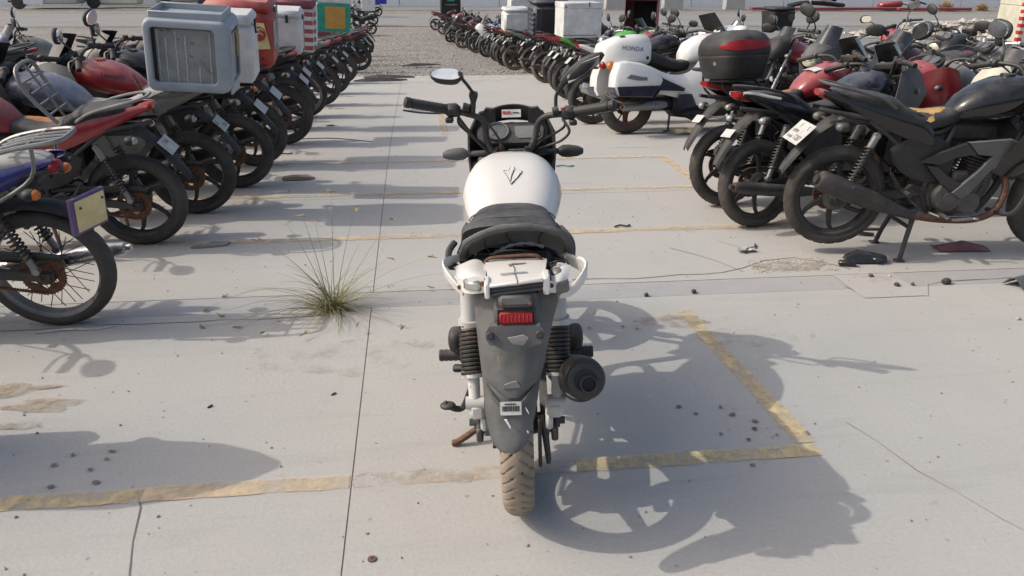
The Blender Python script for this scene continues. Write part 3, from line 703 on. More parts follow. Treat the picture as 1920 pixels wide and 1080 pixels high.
def mirror_mesh(s):
    b = M().tube(stem_path(s), .0065, 7); b.cyl((.945, s*.215, 1.06), (.947, s*.217, 1.115), .012, .009, 8)
    b.ell(MC(s), (.024, .085, .056), Matrix.Rotation(R(12)*s, 3, 'X') @ Matrix.Rotation(R(10)*s, 3, 'Z'), 18, 10, .8); return b.mesh('mirror')
def mglass_mesh(s):
    rot = Matrix.Rotation(R(12)*s, 3, 'X') @ Matrix.Rotation(R(10)*s, 3, 'Z'); b = M(); v = []; n = 20
    pw = lambda q: math.copysign(abs(q)**.8, q)
    for dx in (-.0255, -.010): v += [MC(s)+rot @ Vector((dx, .073*pw(math.cos(2*math.pi*j/n)), .046*pw(math.sin(2*math.pi*j/n)))) for j in range(n)]
    b.loft([v[:n], v[n:]]); return b.mesh('mirror_glass')
def peg_mesh(s): return M().cyl((.33, s*.11, .37), (.33, s*.23, .37), .015, None, 8).tube(catmull([(.45, s*.10, .36), (.38, s*.125, .40), (.33, s*.13, .37), (.25, s*.125, .47)]), .011, 6).mesh('footpeg')
def rest_mesh(s): return M().box((.58, s*.19, .235), (.035, .11, .026), .008).cyl((.58, 0, .23), (.58, s*.2, .235), .011, None, 8).mesh('footrest')
def pedal_mesh(s): return M().tube(catmull([(.60, s*.13, .25), (.66, s*.19, .22), (.76, s*.19, .225), (.80, s*.19, .255)] if s > 0 else [(.52, s*.12, .24), (.62, s*.19, .22), (.74, s*.19, .23), (.76, s*.22, .235)]), .008, 6).mesh('foot_lever')
def stand_mesh(): 
    b = M().tube([(.50, .10, .25), (.44, .19, .12), (.41, .265, .025), (.40, .275, .012)], .011, 7); b.box((.40, .29, .010), (.06, .045, .01), .003); return b.mesh('side_stand')
def cstand_mesh():
    b = M()
    for s in (1, -1): b.tube([(.45, s*.10, .25), (.40, s*.15, .05), (.385, s*.165, -.035)], [.016, .014, .014], 8); b.box((.38, s*.17, -.04), (.06, .04, .014), .005)
    b.cyl((.42, -.12, .15), (.42, .12, .15), .012); b.tube([(.40, .15, .05), (.32, .19, .035), (.22, .2, .05)], .01, 7); return b.mesh('centre_stand')
def guardbar_mesh():
    b = M()
    for s in (1, -1): b.tube(catmull([(.98, s*.03, .62), (1.0, s*.16, .60), (.99, s*.25, .50), (.96, s*.26, .36), (.93, s*.22, .27), (.90, s*.05, .25)], 5), .0135, 8)
    return b.mesh('crash_guard')
def foam_mesh(kind=0):
    b = M(); rnd = random.Random(4); n = 26; v = []; S = [(x, .02) for x in (0,)]
    cx, cz, ax, ay = .42, .812, .105, .075; g = []
    sec = [(.53, .83, .105), (.43, .813, .125), (.33, .818, .135), (.25, .845, .135)]
    def top(x):
        for (xa, za, _), (xb, zb, _) in zip(sec, sec[1:]):
            if xb <= x <= xa: t = (xa-x)/(xa-xb); return za+(zb-za)*t
        return sec[0][1] if x > sec[0][0] else sec[-1][1]
    rings = []
    for q in (1.0, .8, .5, .2, .02):
        r_ = []
        for j in range(n):
            a = 2*math.pi*j/n; rr = 1+.25*math.sin(3*a+1)+.12*math.sin(7*a); x = cx+ax*q*rr*math.cos(a); y = -.035+ay*q*rr*math.sin(a)*1.1
            r_.append(Vector((x, y, top(x)-.035*abs(y/.13)**2.6 + (.004 if q < .9 else -.006))))
        rings.append(r_)
    b.loft(rings, caps=True); return b.mesh('foam_patch', 70)

def make_motorcycle(label, group, x, y, hd, st=None, lean=7., s=.98, steer=0., z=None, lod=0, pitch=0.):
    """one parked motorcycle; st holds colours and options; lod 0 near .. 2 far"""
    S = dict(tank='black', tail='black', side='plastic', seat='seat', guard='plastic', wheel='black_wheel', spokes=6, muffler='exhaust', mkind=0, cowl='bikini', cowlm='plastic', lens='lens_head', screen=True, tankk=0, seatk=0, gk=0,
             rack=None, grab='plastic', plate='plate', mono=False, scoop=None, shroud=None, stand='side', bars=False, foam=None, ind='lens_clear', fguard='plastic', mirrors=(1, 1), tail_on=True, fork='steel', handle='steel_dark', taill='lens_red', disc=True, tyre='tyre')
    S.update(st or {})
    if group == 'motorcycles parked in the right row' and y > 9 and random.Random(label+'t').random() < .45: S['tyre'] = 'tyre_tan'
    jr = random.Random(label); lean += jr.uniform(-1.6, 1.6) if lean > 1 else 0; steer += jr.uniform(-6, 6)
    root = thing('motorcycle', pose(x, y, gz(y) if z is None else z, hd, lean, s, pitch), label, 'motorcycle', group)
    L = lambda name, key, fn, m, par=root, mtx=None, label=None: link(name, cached(key, fn), m, par, mtx, label)
    ST = Matrix.Translation(HT) @ Matrix.Rotation(R(steer), 4, SA) @ Matrix.Translation(-HT)
    F = lambda name, key, fn, m, label=None: L(name, key, fn, m, root, ST, label)
    if S['wheel'] == 'wire':
        for fr in (0, 1):
            mt = ST @ Matrix.Translation((1.34, 0, 0)) if fr else None
            wh = L('wheel', 'wire', wire_rim, 'steel', root, mt); L('tyre', 'tyre', tyre_mesh, 'tyre', wh)
            for k in range(32):
                a = 2*math.pi*k/32; sd = 1 if k % 2 else -1; tw = .55 if (k//2) % 2 else -.55
                p0 = Vector((.05*math.cos(a+tw*1.6), sd*.04, OD+.05*math.sin(a+tw*1.6))); p1 = Vector(((OD-.07)*math.cos(a), sd*.006, OD+(OD-.07)*math.sin(a)))
                L('spoke', 'spoke', spoke_mesh, 'steel_dark', wh, Matrix.Translation(p0) @ (p1-p0).to_track_quat('X', 'Z').to_matrix().to_4x4() @ Matrix.Translation((-.05, 0, 0)))
            if fr == 0: L('sprocket', 'sprocket', sprocket_mesh, 'rusty', wh, Matrix.Translation((0, .07, 0)))
    else:
        for fr in (0, 1):
            mt = ST @ Matrix.Translation((1.34, 0, 0)) if fr else None
            wh = L('wheel', ('rim', S['spokes']), lambda: rim_mesh(S['spokes'], .25 if S['spokes'] > 5 else .0), S['wheel'], root, mt)
            L('tyre', ('tyre', lod > 1), lambda: tyre_mesh(seg=96 if lod < 2 else 40), S['tyre'], wh)
            if lod < 2:
                if fr == 0: L('sprocket', 'sprocket', sprocket_mesh, 'rusty', wh, Matrix.Translation((0, .07, 0))); L('brake_drum', 'drum', drum_mesh, 'engine', wh)
                elif S['disc']: L('brake_disc', 'disc', disc_mesh, 'steel', wh, Matrix.Translation((0, .06, 0)))
    L('frame', 'frame', frame_mesh, 'steel_dark'); en = L('engine', 'engine', engine_mesh, 'engine' if S['side'] != 'black' else 'engine_black')
    L('cylinder', 'fins', fins_mesh, 'engine', en)
    L('swingarm', 'swing', swing_mesh, 'steel_dark')
    ex = L('exhaust_pipe', 'header', header_mesh, 'rusty'); L('muffler', ('muf', S['mkind']), lambda: muffler_mesh(S['mkind']), S['muffler'], ex)
    if lod < 2:
        L('chain', 'chain', chain_mesh, 'rusty'); L('chain_guard', 'cguard', chain_guard_mesh, 'plastic')
        if not S['mono']:
            for sd in (1, -1): sh = L('shock_absorber', ('shock', sd), lambda: shock_mesh(sd), 'steel'); L('spring', ('spring', sd), lambda: spring_mesh(sd), 'spring', sh)
        for sd in (1, -1): L('footpeg', ('peg', sd), lambda: peg_mesh(sd), 'plastic'); L('footrest', ('rest', sd), lambda: rest_mesh(sd), 'plastic'); L('foot_lever', ('pedal', sd), lambda: pedal_mesh(sd), 'steel')
        L('side_stand', 'stand', stand_mesh, 'rusty') if S['stand'] == 'side' else L('centre_stand', 'cstand', cstand_mesh, 'steel_dark')
    tk = None
    if S['tank']: tk = L('fuel_tank', ('tank', S['tankk']), lambda: tank_mesh(S['tankk']), S['tank'])
    st_ = L('seat', ('seat', S['seatk']), lambda: seat_mesh(S['seatk']), S['seat'])
    if S['foam']: L('foam_patch', 'foam', foam_mesh, S['foam'], st_)
    for sd in (1, -1):
        if S['tail_on']: L('tail_panel', ('tail', sd), lambda: tail_mesh(sd), S['tail'])
        if lod < 2: L('side_panel', ('sidep', sd), lambda: side_mesh(sd), S['side'])
        if S['scoop']: L('side_scoop', ('scoop', sd), lambda: scoop_mesh(sd), S['scoop']); L('side_scoop', ('scoopw', sd), lambda: scoop_wing_mesh(sd), 'black')
        if S['shroud']: L('tank_shroud', ('shroud', sd), lambda: shroud_mesh(sd), S['shroud'])
    if S['taill']: L('tail_light', 'taill', taillight_mesh, S['taill'])
    g = L('mudguard', ('guard', S['gk']), lambda: guard_mesh(S['gk']), S['guard'])
    pl = None
    if S['plate']:
        pl = L('number_plate', 'plate', plate_mesh, S['plate'], g, PLATE_AT if S['gk'] == 0 else Matrix.Translation((-.345, 0, .60)) @ Matrix(((0, .25, -.97), (-1, 0, 0), (0, .97, .25))).to_4x4())
    if S['grab']: L('grab_rail', 'grab', grab_mesh, S['grab'])
    if S['rack']: L('luggage_rack', 'rack', rack_mesh, S['rack'])
    if lod < 2:
        for sd in (1, -1):
            i = L('indicator', ('indr', sd), lambda: indicator_mesh(-.09, .735, sd, -1), 'plastic'); L('lens', ('indrl', sd), lambda: ilens_mesh(-.09, .735, sd, -1), S['ind'], i)
            i = F('indicator', ('indf', sd), lambda: indicator_mesh(1.13, .86, sd, 1), 'plastic'); L('lens', ('indfl', sd), lambda: ilens_mesh(1.13, .86, sd, 1), S['ind'], i)
    for sd in (1, -1): F('fork', ('fork', sd), lambda: fork_mesh(sd), S['fork'])
    F('triple_clamp', 'clamp', clamp_mesh, 'steel_dark')
    if S['fguard']: F('mudguard', 'fguard', fguard_mesh, S['fguard'])
    if S['cowl']:
        fn = F if S['cowl'] != 'half' else L
        c = fn('headlight_cowl' if S['cowl'] != 'half' else 'fairing', ('cowl', S['cowl']), lambda: cowl_mesh(S['cowl']), S['cowlm']); L('headlight', ('lens', S['cowl']), lambda: lens_mesh(S['cowl']), S['lens'], c)
        if S['screen'] and S['cowl'] != 'round': L('windscreen', ('scr', S['cowl']), lambda: screen_mesh(S['cowl']), 'glass', c)
    if lod < 2: cl = F('instrument_cluster', 'cluster', cluster_mesh, 'plastic'); L('dial', 'dial', dial_mesh, 'dial', cl)
    hb = F('handlebar', 'bar', bar_mesh, S['handle'])
    for sd in (1, -1):
        L('grip', ('grip', sd), lambda: grip_mesh(sd), 'plastic', hb)
        if lod < 2: L('lever', ('lever', sd), lambda: lever_mesh(sd), 'steel', hb)
        if S['mirrors'][0 if sd == 1 else 1]:
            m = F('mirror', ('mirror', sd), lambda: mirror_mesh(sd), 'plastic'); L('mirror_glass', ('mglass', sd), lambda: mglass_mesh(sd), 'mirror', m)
    if S['bars']: L('crash_guard', 'cbar', guardbar_mesh, 'steel_dark')
    return dict(root=root, tank=tk, plate=pl, guard=g, handle=hb, seat=st_)
# ------------------------------------------------------------------ the white motorcycle seen from behind
def hero():
    root = thing('motorcycle', pose(.284, 2.097, 0, 83.1, 2.2), 'dusty white motorcycle seen from behind in the middle of the lot, tail cowl broken open', 'motorcycle')
    A = lambda name, b, m, par=root, label=None, angle=38: obj(name, b, m, par, label, angle)
    RW, RAD = .098, .305
    # wheels: the rear tyre has real chevron grooves, dark between sandy tread blocks
    AX = .10
    wh = link('wheel', rim_mesh(5, .0, RAD, RW, .055), 'black_wheel', root, Matrix.Translation((AX, 0, 0)))
    v = []; f = []; low = []; seg, prof = 648, 31; rc = RAD-RW*.40
    for i in range(seg):
        for j in range(prof):
            t = R(-108+216*j/(prof-1)); y = RW/2*math.sin(t); r_ = rc+RW*.40*math.cos(t); a = 2*math.pi*i/seg
            u = abs(y)/(RW/2); g_ = False
            if abs(t) < R(84) and u > .15:
                k = (-i + (7 if y > 0 else 0) + 21*(u-.15)**1.25) % 13.5; wd = 2.7*(1-.35*u)
                if k < wd: r_ -= .006*min(1, (u-.1)*5); g_ = True
            low.append(g_); v.append((r_*math.cos(a), y, r_*math.sin(a)+RAD))
    for i in range(seg):
        for j in range(prof-1):
            a, b = i*prof, ((i+1) % seg)*prof; f.append((a+j, a+j+1, b+j+1, b+j))
    me = M().add(v, f).mesh('tyre', 50); me.materials.append(MAT['groove'])
    me.polygons.foreach_set('material_index', [1 if sum(low[q] for q in p.vertices) >= 3 else 0 for p in me.polygons])
    ty = link('tyre', me, 'hero_tyre', wh, None, 'sand coloured rear tyre with chevron grooves')
    link('brake_drum', drum_mesh(), 'engine', wh); link('sprocket', sprocket_mesh(), 'steel_dark', wh, Matrix.Translation((0, .075, 0)) @ Matrix.Translation((0, 0, RAD)) @ Matrix.Scale(.8, 4) @ Matrix.Translation((0, 0, -OD)))
    fx = 1.45; off = Matrix.Translation((fx-1.34, 0, 0))
    w2 = link('wheel', rim_mesh(5, .0, .30, .09, .055), 'black_wheel', root, Matrix.Translation((fx, 0, 0))); link('tyre', tyre_mesh(.30, .09, name='tyre'), 'tyre', w2); link('brake_disc', disc_mesh(), 'steel', w2, Matrix.Translation((0, -.06, 0)))
    for nm, me, m in (('frame', frame_mesh(), 'steel_dark'), ('swingarm', swing_mesh(), 'plastic_grey'), ('chain', chain_mesh(), 'rusty'), ('chain_guard', chain_guard_mesh(), 'plastic_grey')):
        link(nm, me, m, root, Matrix.Translation((.05, 0, .03)) if nm == 'frame' else Matrix.Translation((.09, 0, 0)))
    en = link('engine', engine_mesh(), 'engine', root, Matrix.Translation((.06, 0, .02))); link('cylinder', fins_mesh(), 'engine', en)
    ex = link('exhaust_pipe', header_mesh(), 'rusty', root, Matrix.Translation((.06, 0, .02)))
    b = M().tube([(.45, -.145, .30), (.34, -.152, .35), (.22, -.16, .405), (.06, -.186, .475), (-.05, -.197, .525), (-.088, -.2, .539), (-.096, -.2005, .542), (-.093, -.2005, .541), (-.086, -.2, .538)], [.026, .040, .055, .062, .063, .061, .055, .049, .045], 28)
    mu = A('muffler', b, 'exhaust', ex); mu.matrix_basis = Matrix.Translation((-.06, 0, -.02))
    tp = M(); p0 = Vector((-.085, -.205, .525)); d = Vector((-1, -.10, .42)).normalized()
    tp.lathe([(.015, 0), (.025, 0), (.025, .045), (.021, .045), (.021, .002)], p0, d, 18, True)
    A('tail_pipe', tp, 'steel_dark', mu).matrix_basis = Matrix.Translation((0, 0, 0))
    for q_, rr_ in ((.10, .0615), (-.02, .0645)):
        bd = M(); pc = Vector((q_, -.182-.1*(.08-q_)*1.1, .462+.37*(.08-q_))); bd.lathe([(rr_-.006, -.008), (rr_, -.008), (rr_, .008), (rr_-.006, .008)], pc, (-.92, -.08, .37), 30, True); A('clamp_band', bd, 'rusty' if q_ > 0 else 'steel_dark', mu)
    hsld = M().sheet([[Vector((.18-.20*u_, -.168-.03*u_-.067*math.cos(a_)*(.72+.28*u_), .42+.07*u_+.067*math.sin(a_)*(.72+.28*u_))) for a_ in (.3, .6, .9, 1.2)] for u_ in (0, .25, .5, .75, 1)], .004); A('heat_shield', hsld, 'plastic', mu)
    ba = M()
    c0 = Vector((-.098, -.201, .541)); ba.lathe([(.032, -.004), (.047, -.004), (.052, .002), (.044, .006), (.032, .004)], c0, d, 22, True)
    A('end_cap', ba, 'steel_dark', mu)
    for s in (1, -1):
        link('fork', fork_mesh(s), 'steel', root, off)
        sh = M(); t0 = Vector((.13, s*.133, .80)); t1 = Vector((.10, s*.133, .645)); t2 = Vector((.035, s*.128, .50)); t3 = Vector((.0, s*.124, .42))
        sh.cyl(t0, t1, .026, .028, 16); sh.cyl(t1+Vector((0, 0, .01)), t1-Vector((0, 0, .012)), .036, None, 16); sh.cyl(t2+(t2-t1)*-.06, t2+(t3-t2)*.12, .034, None, 16); sh.cyl(t2, t3, .019, .017, 14); sh.cyl(t1, t2, .012, None, 10)
        sh.cyl(t3-Vector((0, .028, 0)), t3+Vector((0, .028, 0)), .02, None, 12)
        so_ = A('shock_absorber', sh, 'white_tube'); A('spring', M().tube(coil(t1-Vector((0, 0, .012)), t2, .0315, .006, 11.5, 14), .0062, 7), 'spring', so_)
        # rear foot pegs on their brackets
        pg = M(); pg.ell((.36, s*.205, .462), (.045, .026, .042), None, 14, 9, .75); pg.box((.36, s*.175, .425), (.05, .035, .06), .01); pg.box((.38, s*.15, .44), (.03, .012, .09), .004)
        k = [(.36, s*(.185+.008*i), .402) for i in range(11)]; pg.tube(k, [.019+(.0025 if i % 2 else 0) for i in range(11)], 10)
        A('footpeg', pg, 'plastic')
        link('footrest', cached(('rest', s), lambda: rest_mesh(s)), 'plastic', root)
        # axle adjusters and bolts
        ax = M(); ax.box((-.02, s*.118, .318), (.08, .022, .05), .006); ax.cyl((0, s*.10, .335), (0, s*.152, .335), .012, None, 6); ax.cyl((0, s*.12, .335), (0, s*.136, .335), .022, None, 14); ax.box((-.01, s*.125, .39), (.05, .018, .06), .005); ax.cyl((-.005, s*.14, .415), (-.005, s*.155, .415), .013, None, 6)
        A('axle_adjuster', ax, 'engine').matrix_basis = Matrix.Translation((AX-.01, 0, -.038))
        A('shock_bracket', M().box((.0, s*.118, .395), (.045, .05, .055), .012).box((.06, s*.10, .345), (.14, .022, .05), .008), 'white_tube')
    A('brake_rod', M().tube([(.05, -.075, .34), (.03, -.088, .28), (.02, -.096, .20), (.015, -.096, .185)], [.012, .011, .009, .006], 8), 'steel_dark')
    A('brake_arm', M().box((.02, -.07, .26), (.02, .012, .16), .004, Matrix.Rotation(R(8), 3, 'Y')), 'steel_dark')
    A('side_stand', M().tube(catmull([(.48, .10, .16), (.45, .13, .075), (.42, .165, .058), (.40, .225, .026), (.40, .245, .022)], 4), .0125, 9), 'rusty')
    A('foot_lever', M().tube(catmull([(.48, .15, .26), (.49, .175, .19), (.50, .205, .115), (.49, .235, .112), (.48, .275, .142)], 5), .0125, 8).ell((.48, .262, .132), (.026, .03, .013)), 'steel_dark')
    A('foot_lever', M().tube(catmull([(.52, -.12, .22), (.62, -.17, .21), (.74, -.18, .22)], 4), .008, 6), 'steel_dark')
    # grey mudguard: long tapering shield and the flap under it
    rows = [(.855, -.14, .109, -.130), (.84, -.15, .108, -.129), (.79, -.17, .100, -.121), (.74, -.19, .096, -.105), (.69, -.207, .092, -.092), (.655, -.22, .088, -.083), (.62, -.233, .084, -.074), (.60, -.238, .076, -.065), (.585, -.242, .058, -.048), (.575, -.245, .034, -.026)]
    def guard(rows, fws, t=.005, chan=.0):
        g = []
        for q_, (z, x, yl, yr) in enumerate(rows):
            r_ = []; fw = fws[0]+(fws[1]-fws[0])*q_/(len(rows)-1)
            for j in range(15):
                q = -1+2*j/14; y = (yl+yr)/2-q*(yl-yr)/2; e = abs(q)**3.2
                xx = x+fw*e+(chan if abs(q) < .5 else 0); r_.append((xx, y, z))
            g.append(r_)
        return M().sheet(g, -t)
    mg = A('mudguard', guard(rows, (.075, .05)), 'hero_guard', angle=45)
    rows2 = [(.665, -.205, .088, -.083), (.60, -.226, .083, -.067), (.555, -.243, .080, -.060), (.51, -.262, .076, -.050), (.48, -.275, .070, -.040), (.462, -.284, .064, -.034), (.449, -.29, .055, -.026), (.440, -.294, .042, -.012), (.436, -.295, .028, .003)]
    fl = A('mud_flap', guard(rows2, (.06, .004)), 'hero_guard', mg, angle=45)
    A('flap_rib', M().sheet([[(-.246+.065*abs(q)**3.2-.004, .010-q*.071, .60+.005-.065*(1-abs(q))) for q in [(-1+2*j/12) for j in range(13)]], [(-.250+.065*abs(q)**3.2-.002, .010-q*.071, .585+.005-.065*(1-abs(q))) for q in [(-1+2*j/12) for j in range(13)]]], -.006), 'hero_guard', mg)
    # recessed housing, plate lamp, red reflector, plate bracket
    N = Vector((-.93, 0, .37)).normalized()
    def pl(name, x, yl, yr, z0, z1, m, par, t=.012, b_=.004, tilt=22):
        rot = Matrix.Rotation(R(tilt), 3, 'Y'); return A(name, M().box((x, (yl+yr)/2, (z0+z1)/2), (t, yl-yr, z1-z0), b_, rot), m, par)
    hs = pl('lamp_housing', -.196, .047, -.070, .765, .858, 'plastic_grey', mg, .03, .008)
    pl('plate_lamp', -.207, .034, -.056, .822, .856, 'plastic_grey', hs, .028, .009); pl('reflector', -.217, .034, -.056, .780, .812, 'lens_red', hs, .022, .005); rl_ = M()
    for k in range(9): rl_.box((-.2285, .029-.010*k, .7965), (.003, .003, .024), .001, Matrix.Rotation(R(22), 3, 'Y'))
    A('lens_rib', rl_, 'lens_red', hs); fr_ = M()
    for y_ in (.037, -.059): fr_.box((-.213, y_, .797), (.022, .005, .044), .002, Matrix.Rotation(R(22), 3, 'Y'))
    for z_ in (.8155, .7765): fr_.box((-.206-(.8155-z_)*.4, -.011, z_), (.022, .10, .005), .002, Matrix.Rotation(R(22), 3, 'Y'))
    A('lens_frame', fr_, 'plastic', hs)
    for y_ in (.026, -.048): A('screw', M().lathe([(0, .002), (.004, .002), (.005, 0), (0, 0)], (-.224, y_, .8375), (-1, 0, .4), 8), 'rusty', hs)
    br = M()
    poly = [(.069, .770), (.069, .752), (.060, .738), (.045, .735), (.02, .722), (-.035, .722), (-.058, .735), (-.073, .738), (-.082, .752), (-.082, .770), (-.072, .784), (.060, .784)]
    br.prism([(-.222+(.785-z)*-.35, y, z) for y, z in poly], (-.010, 0, -.004))
    bk = A('plate_bracket', br, 'plastic_grey', mg)
    for y in (.058, -.070): A('bolt', M().lathe([(0, .004), (.008, .004), (.011, 0), (.011, -.004), (0, -.004)], (-.247, y, .760), (-1, 0, .3), 12), 'steel_dark', bk)
    A('torn_edge', M().prism([(-.254, .012, .757), (-.254, -.030, .765), (-.256, -.042, .757), (-.258, -.028, .738), (-.258, .0, .742)], (-.004, 0, 0)), 'seat_grey', bk)
    A('dirt_patch', guard([(.72, -.2005, .040, .004), (.69, -.2105, .044, .002), (.655, -.2235, .042, .0), (.63, -.2325, .034, .004)], (0, 0), .001), 'sand', mg)
    # stickers and scuffs, lying on the flap
    def sticker(name, x, yl, yr, z0, z1, m, tilt=20): return A(name, M().box((x, (yl+yr)/2, (z0+z1)/2), (.0025, yl-yr, z1-z0), 0, Matrix.Rotation(R(tilt), 3, 'Y')), m, fl)
    lab = sticker('label', -.2585, .039, -.018, .532, .568, 'plate')
    bc = M(); rnd = random.Random(2); y = .033; rot = Matrix.Rotation(R(20), 3, 'Y')
    while y > -.012: wd = rnd.choice((.0008, .0014, .0022)); bc.box((-.2602, y, .550), (.0012, wd, .014), 0, rot); y -= wd+rnd.choice((.0009, .0014))
    A('barcode', bc, 'ink', lab); A('barcode', M().box((-.2565, .012, .562), (.0012, .03, .003), 0, rot), 'ink', lab)
    A('emblem_badge', M().prism([(-.2415, .030, .603), (-.240, .026, .613), (-.2385, .005, .621), (-.2385, -.008, .622), (-.2415, -.018, .606)], (-.004, 0, -.001)), 'steel', mg)
    for q in ([(-.2865, .028, .527), (-.2875, .022, .528), (-.291, .012, .508), (-.291, .013, .502)], [(-.272, -.028, .556), (-.275, -.032, .546), (-.279, -.038, .538), (-.276, -.034, .548)], [(-.290, -.030, .494), (-.291, -.035, .491), (-.292, -.034, .486)]):
        A('scuff', M().prism([(a+.012, b_, c) for a, b_, c in q], (-.003, 0, -.001)), 'white', fl)
    # white tail cowl: centre block with an empty lamp recess, two side wings, two outer horns
    P = Vector
    g = []
    for q in range(7):                                  # top skin from the seat gap back to the lip
        u = q/6; x = .0-.208*u; yl = .076-.018*u; yr = -.101+.014*u; z = .880+.004*math.sin(u*2.5)+.009*u
        g.append([(x+.012*abs(k), (yl+yr)/2-k*(yl-yr)/2, z+.007*k*u-.004*k*k) for k in [-1+2*j/12 for j in range(13)]])
    cw = A('tail_cowl', M().sheet(g, .008), 'hero_white', angle=50)
    tl = Matrix.Rotation(R(-6), 3, 'X'); lip = M()
    lip.box((-.200, -.014, .889), (.022, .142, .009), .003, tl)
    lip.box((-.180, .062, .868), (.06, .014, .044), .004); lip.box((-.178, -.092, .878), (.06, .018, .050), .004)
    A('cowl_rim', lip, 'hero_white', cw)
    rec = M(); rec.box((-.178, -.015, .869), (.03, .140, .030), .003, tl); rec.box((-.197, -.015, .861), (.010, .138, .006), .002, tl); rec.box((-.194, -.015, .872), (.006, .136, .003), 0, tl)
    A('lamp_recess', rec, 'plastic_grey', cw)
    A('crack', M().tube([(-.07, -.004, .8885), (-.11, -.010, .8915), (-.15, -.010, .8935), (-.208, -.017, .8955), (-.214, -.017, .888)], .0010, 4), 'ink', cw)
    A('cowl_hole', M().prism([(-.055, -.006, .8872), (-.052, -.034, .8862), (-.057, -.042, .887), (-.062, -.03, .8876), (-.066, .0, .888), (-.08, .004, .889), (-.066, .009, .8872)], (0, 0, .0012)), 'orange', cw)
    A('emblem_badge', M().prism([(-.145, .028, .8905), (-.142, .0, .8922), (-.141, -.036, .8935), (-.144, -.046, .893), (-.147, -.036, .8937), (-.148, .0, .8926), (-.151, .028, .891)], (0, 0, .002)), 'ink_silver', cw)
    def wing(s, a):
        g = []
        for (x, yi, zi, yo, zo, h) in a:
            r_ = []
            for j in range(9):
                q = j/8; y = yi+(yo-yi)*q; z = zi+(zo-zi)*q+.010*math.sin(math.pi*q); r_.append((x+.02*q*q, y, z))
            for j in range(1, 4): r_.append((x+.02+.004*j, yo-.006*s*j, zo-h*j/3))
            g.append(r_ if s < 0 else r_[::-1])
        return M().sheet(g, .006)
    wl = A('cowl_wing', wing(1, [(-.0, .072, .868, .120, .872, .02), (-.05, .070, .872, .160, .872, .03), (-.10, .068, .880, .150, .866, .03), (-.15, .066, .888, .134, .868, .035), (-.172, .066, .884, .128, .862, .03)]), 'hero_white', cw)
    A('wing_side', M().sheet([[(-.174, .070, .893), (-.176, .070, .852)], [(-.165, .098, .893), (-.168, .10, .846)], [(-.148, .125, .882), (-.15, .126, .842)], [(-.12, .146, .868), (-.12, .142, .845)], [(-.08, .160, .866), (-.08, .150, .85)]], .006), 'hero_white', cw, angle=50)
    i1 = M().box((-.160, .102, .868), (.016, .056, .032), .007, Matrix.Rotation(R(-28), 3, 'Z')); A('lamp_socket', i1, 'steel', cw); A('lens', M().box((-.168, .102, .868), (.010, .046, .024), .005, Matrix.Rotation(R(-28), 3, 'Z')), 'lens_clear', cw)
    for y, z, x in ((.075, .878, -.176), (.139, .850, -.128), (-.105, .868, -.178)): A('screw', M().lathe([(0, .003), (.006, .003), (.007, 0), (0, -.002)], (x, y, z), (-1, .2, .1), 10), 'rusty', cw)
    A('cowl_wing', wing(-1, [(-.02, -.104, .850, -.14, .866, .02), (-.06, -.106, .852, -.165, .872, .03), (-.10, -.108, .856, -.158, .856, .03), (-.15, -.110, .86, -.14, .85, .03)]), 'hero_white', cw, 'cracked right side wing of the tail cowl')
    A('lamp_socket', M().ell((-.065, -.125, .862), (.026, .017, .012)), 'steel', cw)
    for k_, pts_ in enumerate(([(-.02, -.10, .865), (-.04, -.125, .885), (-.05, -.115, .875), (-.03, -.09, .87)], [(.03, .05, .88), (-.0, .02, .905), (.01, -.04, .90), (.04, -.07, .88)], [(-.01, .10, .875), (-.03, .135, .872), (-.02, .165, .868), (.03, .16, .86)], [(.04, -.12, .86), (0, -.15, .875), (-.04, -.16, .868)])): A('wire', M().tube(catmull(pts_, 6), .0035, 6), 'ink' if k_ != 1 else 'steel_dark', cw); A('lens', M().box((-.135, -.135, .845), (.016, .045, .035), .006, Matrix.Rotation(R(32), 3, 'Z')), 'lens_clear', cw)
    A('wing_side', M().sheet([[(-.175, -.092, .885), (-.17, -.094, .845)][::-1], [(-.15, -.118, .865), (-.15, -.118, .835)][::-1], [(-.12, -.145, .85), (-.12, -.138, .828)][::-1], [(-.09, -.165, .848), (-.09, -.155, .835)][::-1]], .006), 'hero_white', cw, angle=50)
    def horn(pts, hs_, th):
        rings = []; pts = catmull(pts, 5); n = len(pts)
        for i, p in enumerate(pts):
            q = i/(n-1)*(len(hs_)-1); k = min(len(hs_)-2, int(q)); h = hs_[k]+(hs_[k+1]-hs_[k])*(q-k)
            t = (pts[min(n-1, i+1)]-pts[max(0, i-1)]).normalized(); up = Vector((-.45, 0, .9)); sd_ = t.cross(up).normalized(); up2 = sd_.cross(t).normalized()
            rings.append([p+sd_*th*a+up2*h*c for a, c in ((-.5, -.8), (0, -1), (.5, -.8), (.5, .8), (0, 1), (-.5, .8))])
        return M().loft(rings)
    A('cowl_horn', horn([(.17, .105, .836), (.10, .135, .855), (.03, .165, .872), (-.04, .183, .886), (-.07, .182, .878), (-.10, .158, .853), (-.125, .130, .830)], [.009, .013, .015, .019, .018, .012], .007), 'hero_white', cw)
    A('cowl_horn', horn([(.22, -.090, .848), (.13, -.130, .850), (.04, -.172, .856), (-.03, -.203, .862), (-.075, -.199, .854), (-.105, -.165, .824), (-.13, -.128, .822)], [.008, .014, .021, .027, .025, .019, .013], .010), 'hero_white', cw, 'grazed right horn of the tail cowl')
    A('cowl_base', M().box((-.02, -.01, .835), (.24, .20, .05), .02).box((.03, -.01, .838), (.20, .29, .02), .006).box((.10, -.01, .80), (.20, .22, .06), .02), 'plastic')
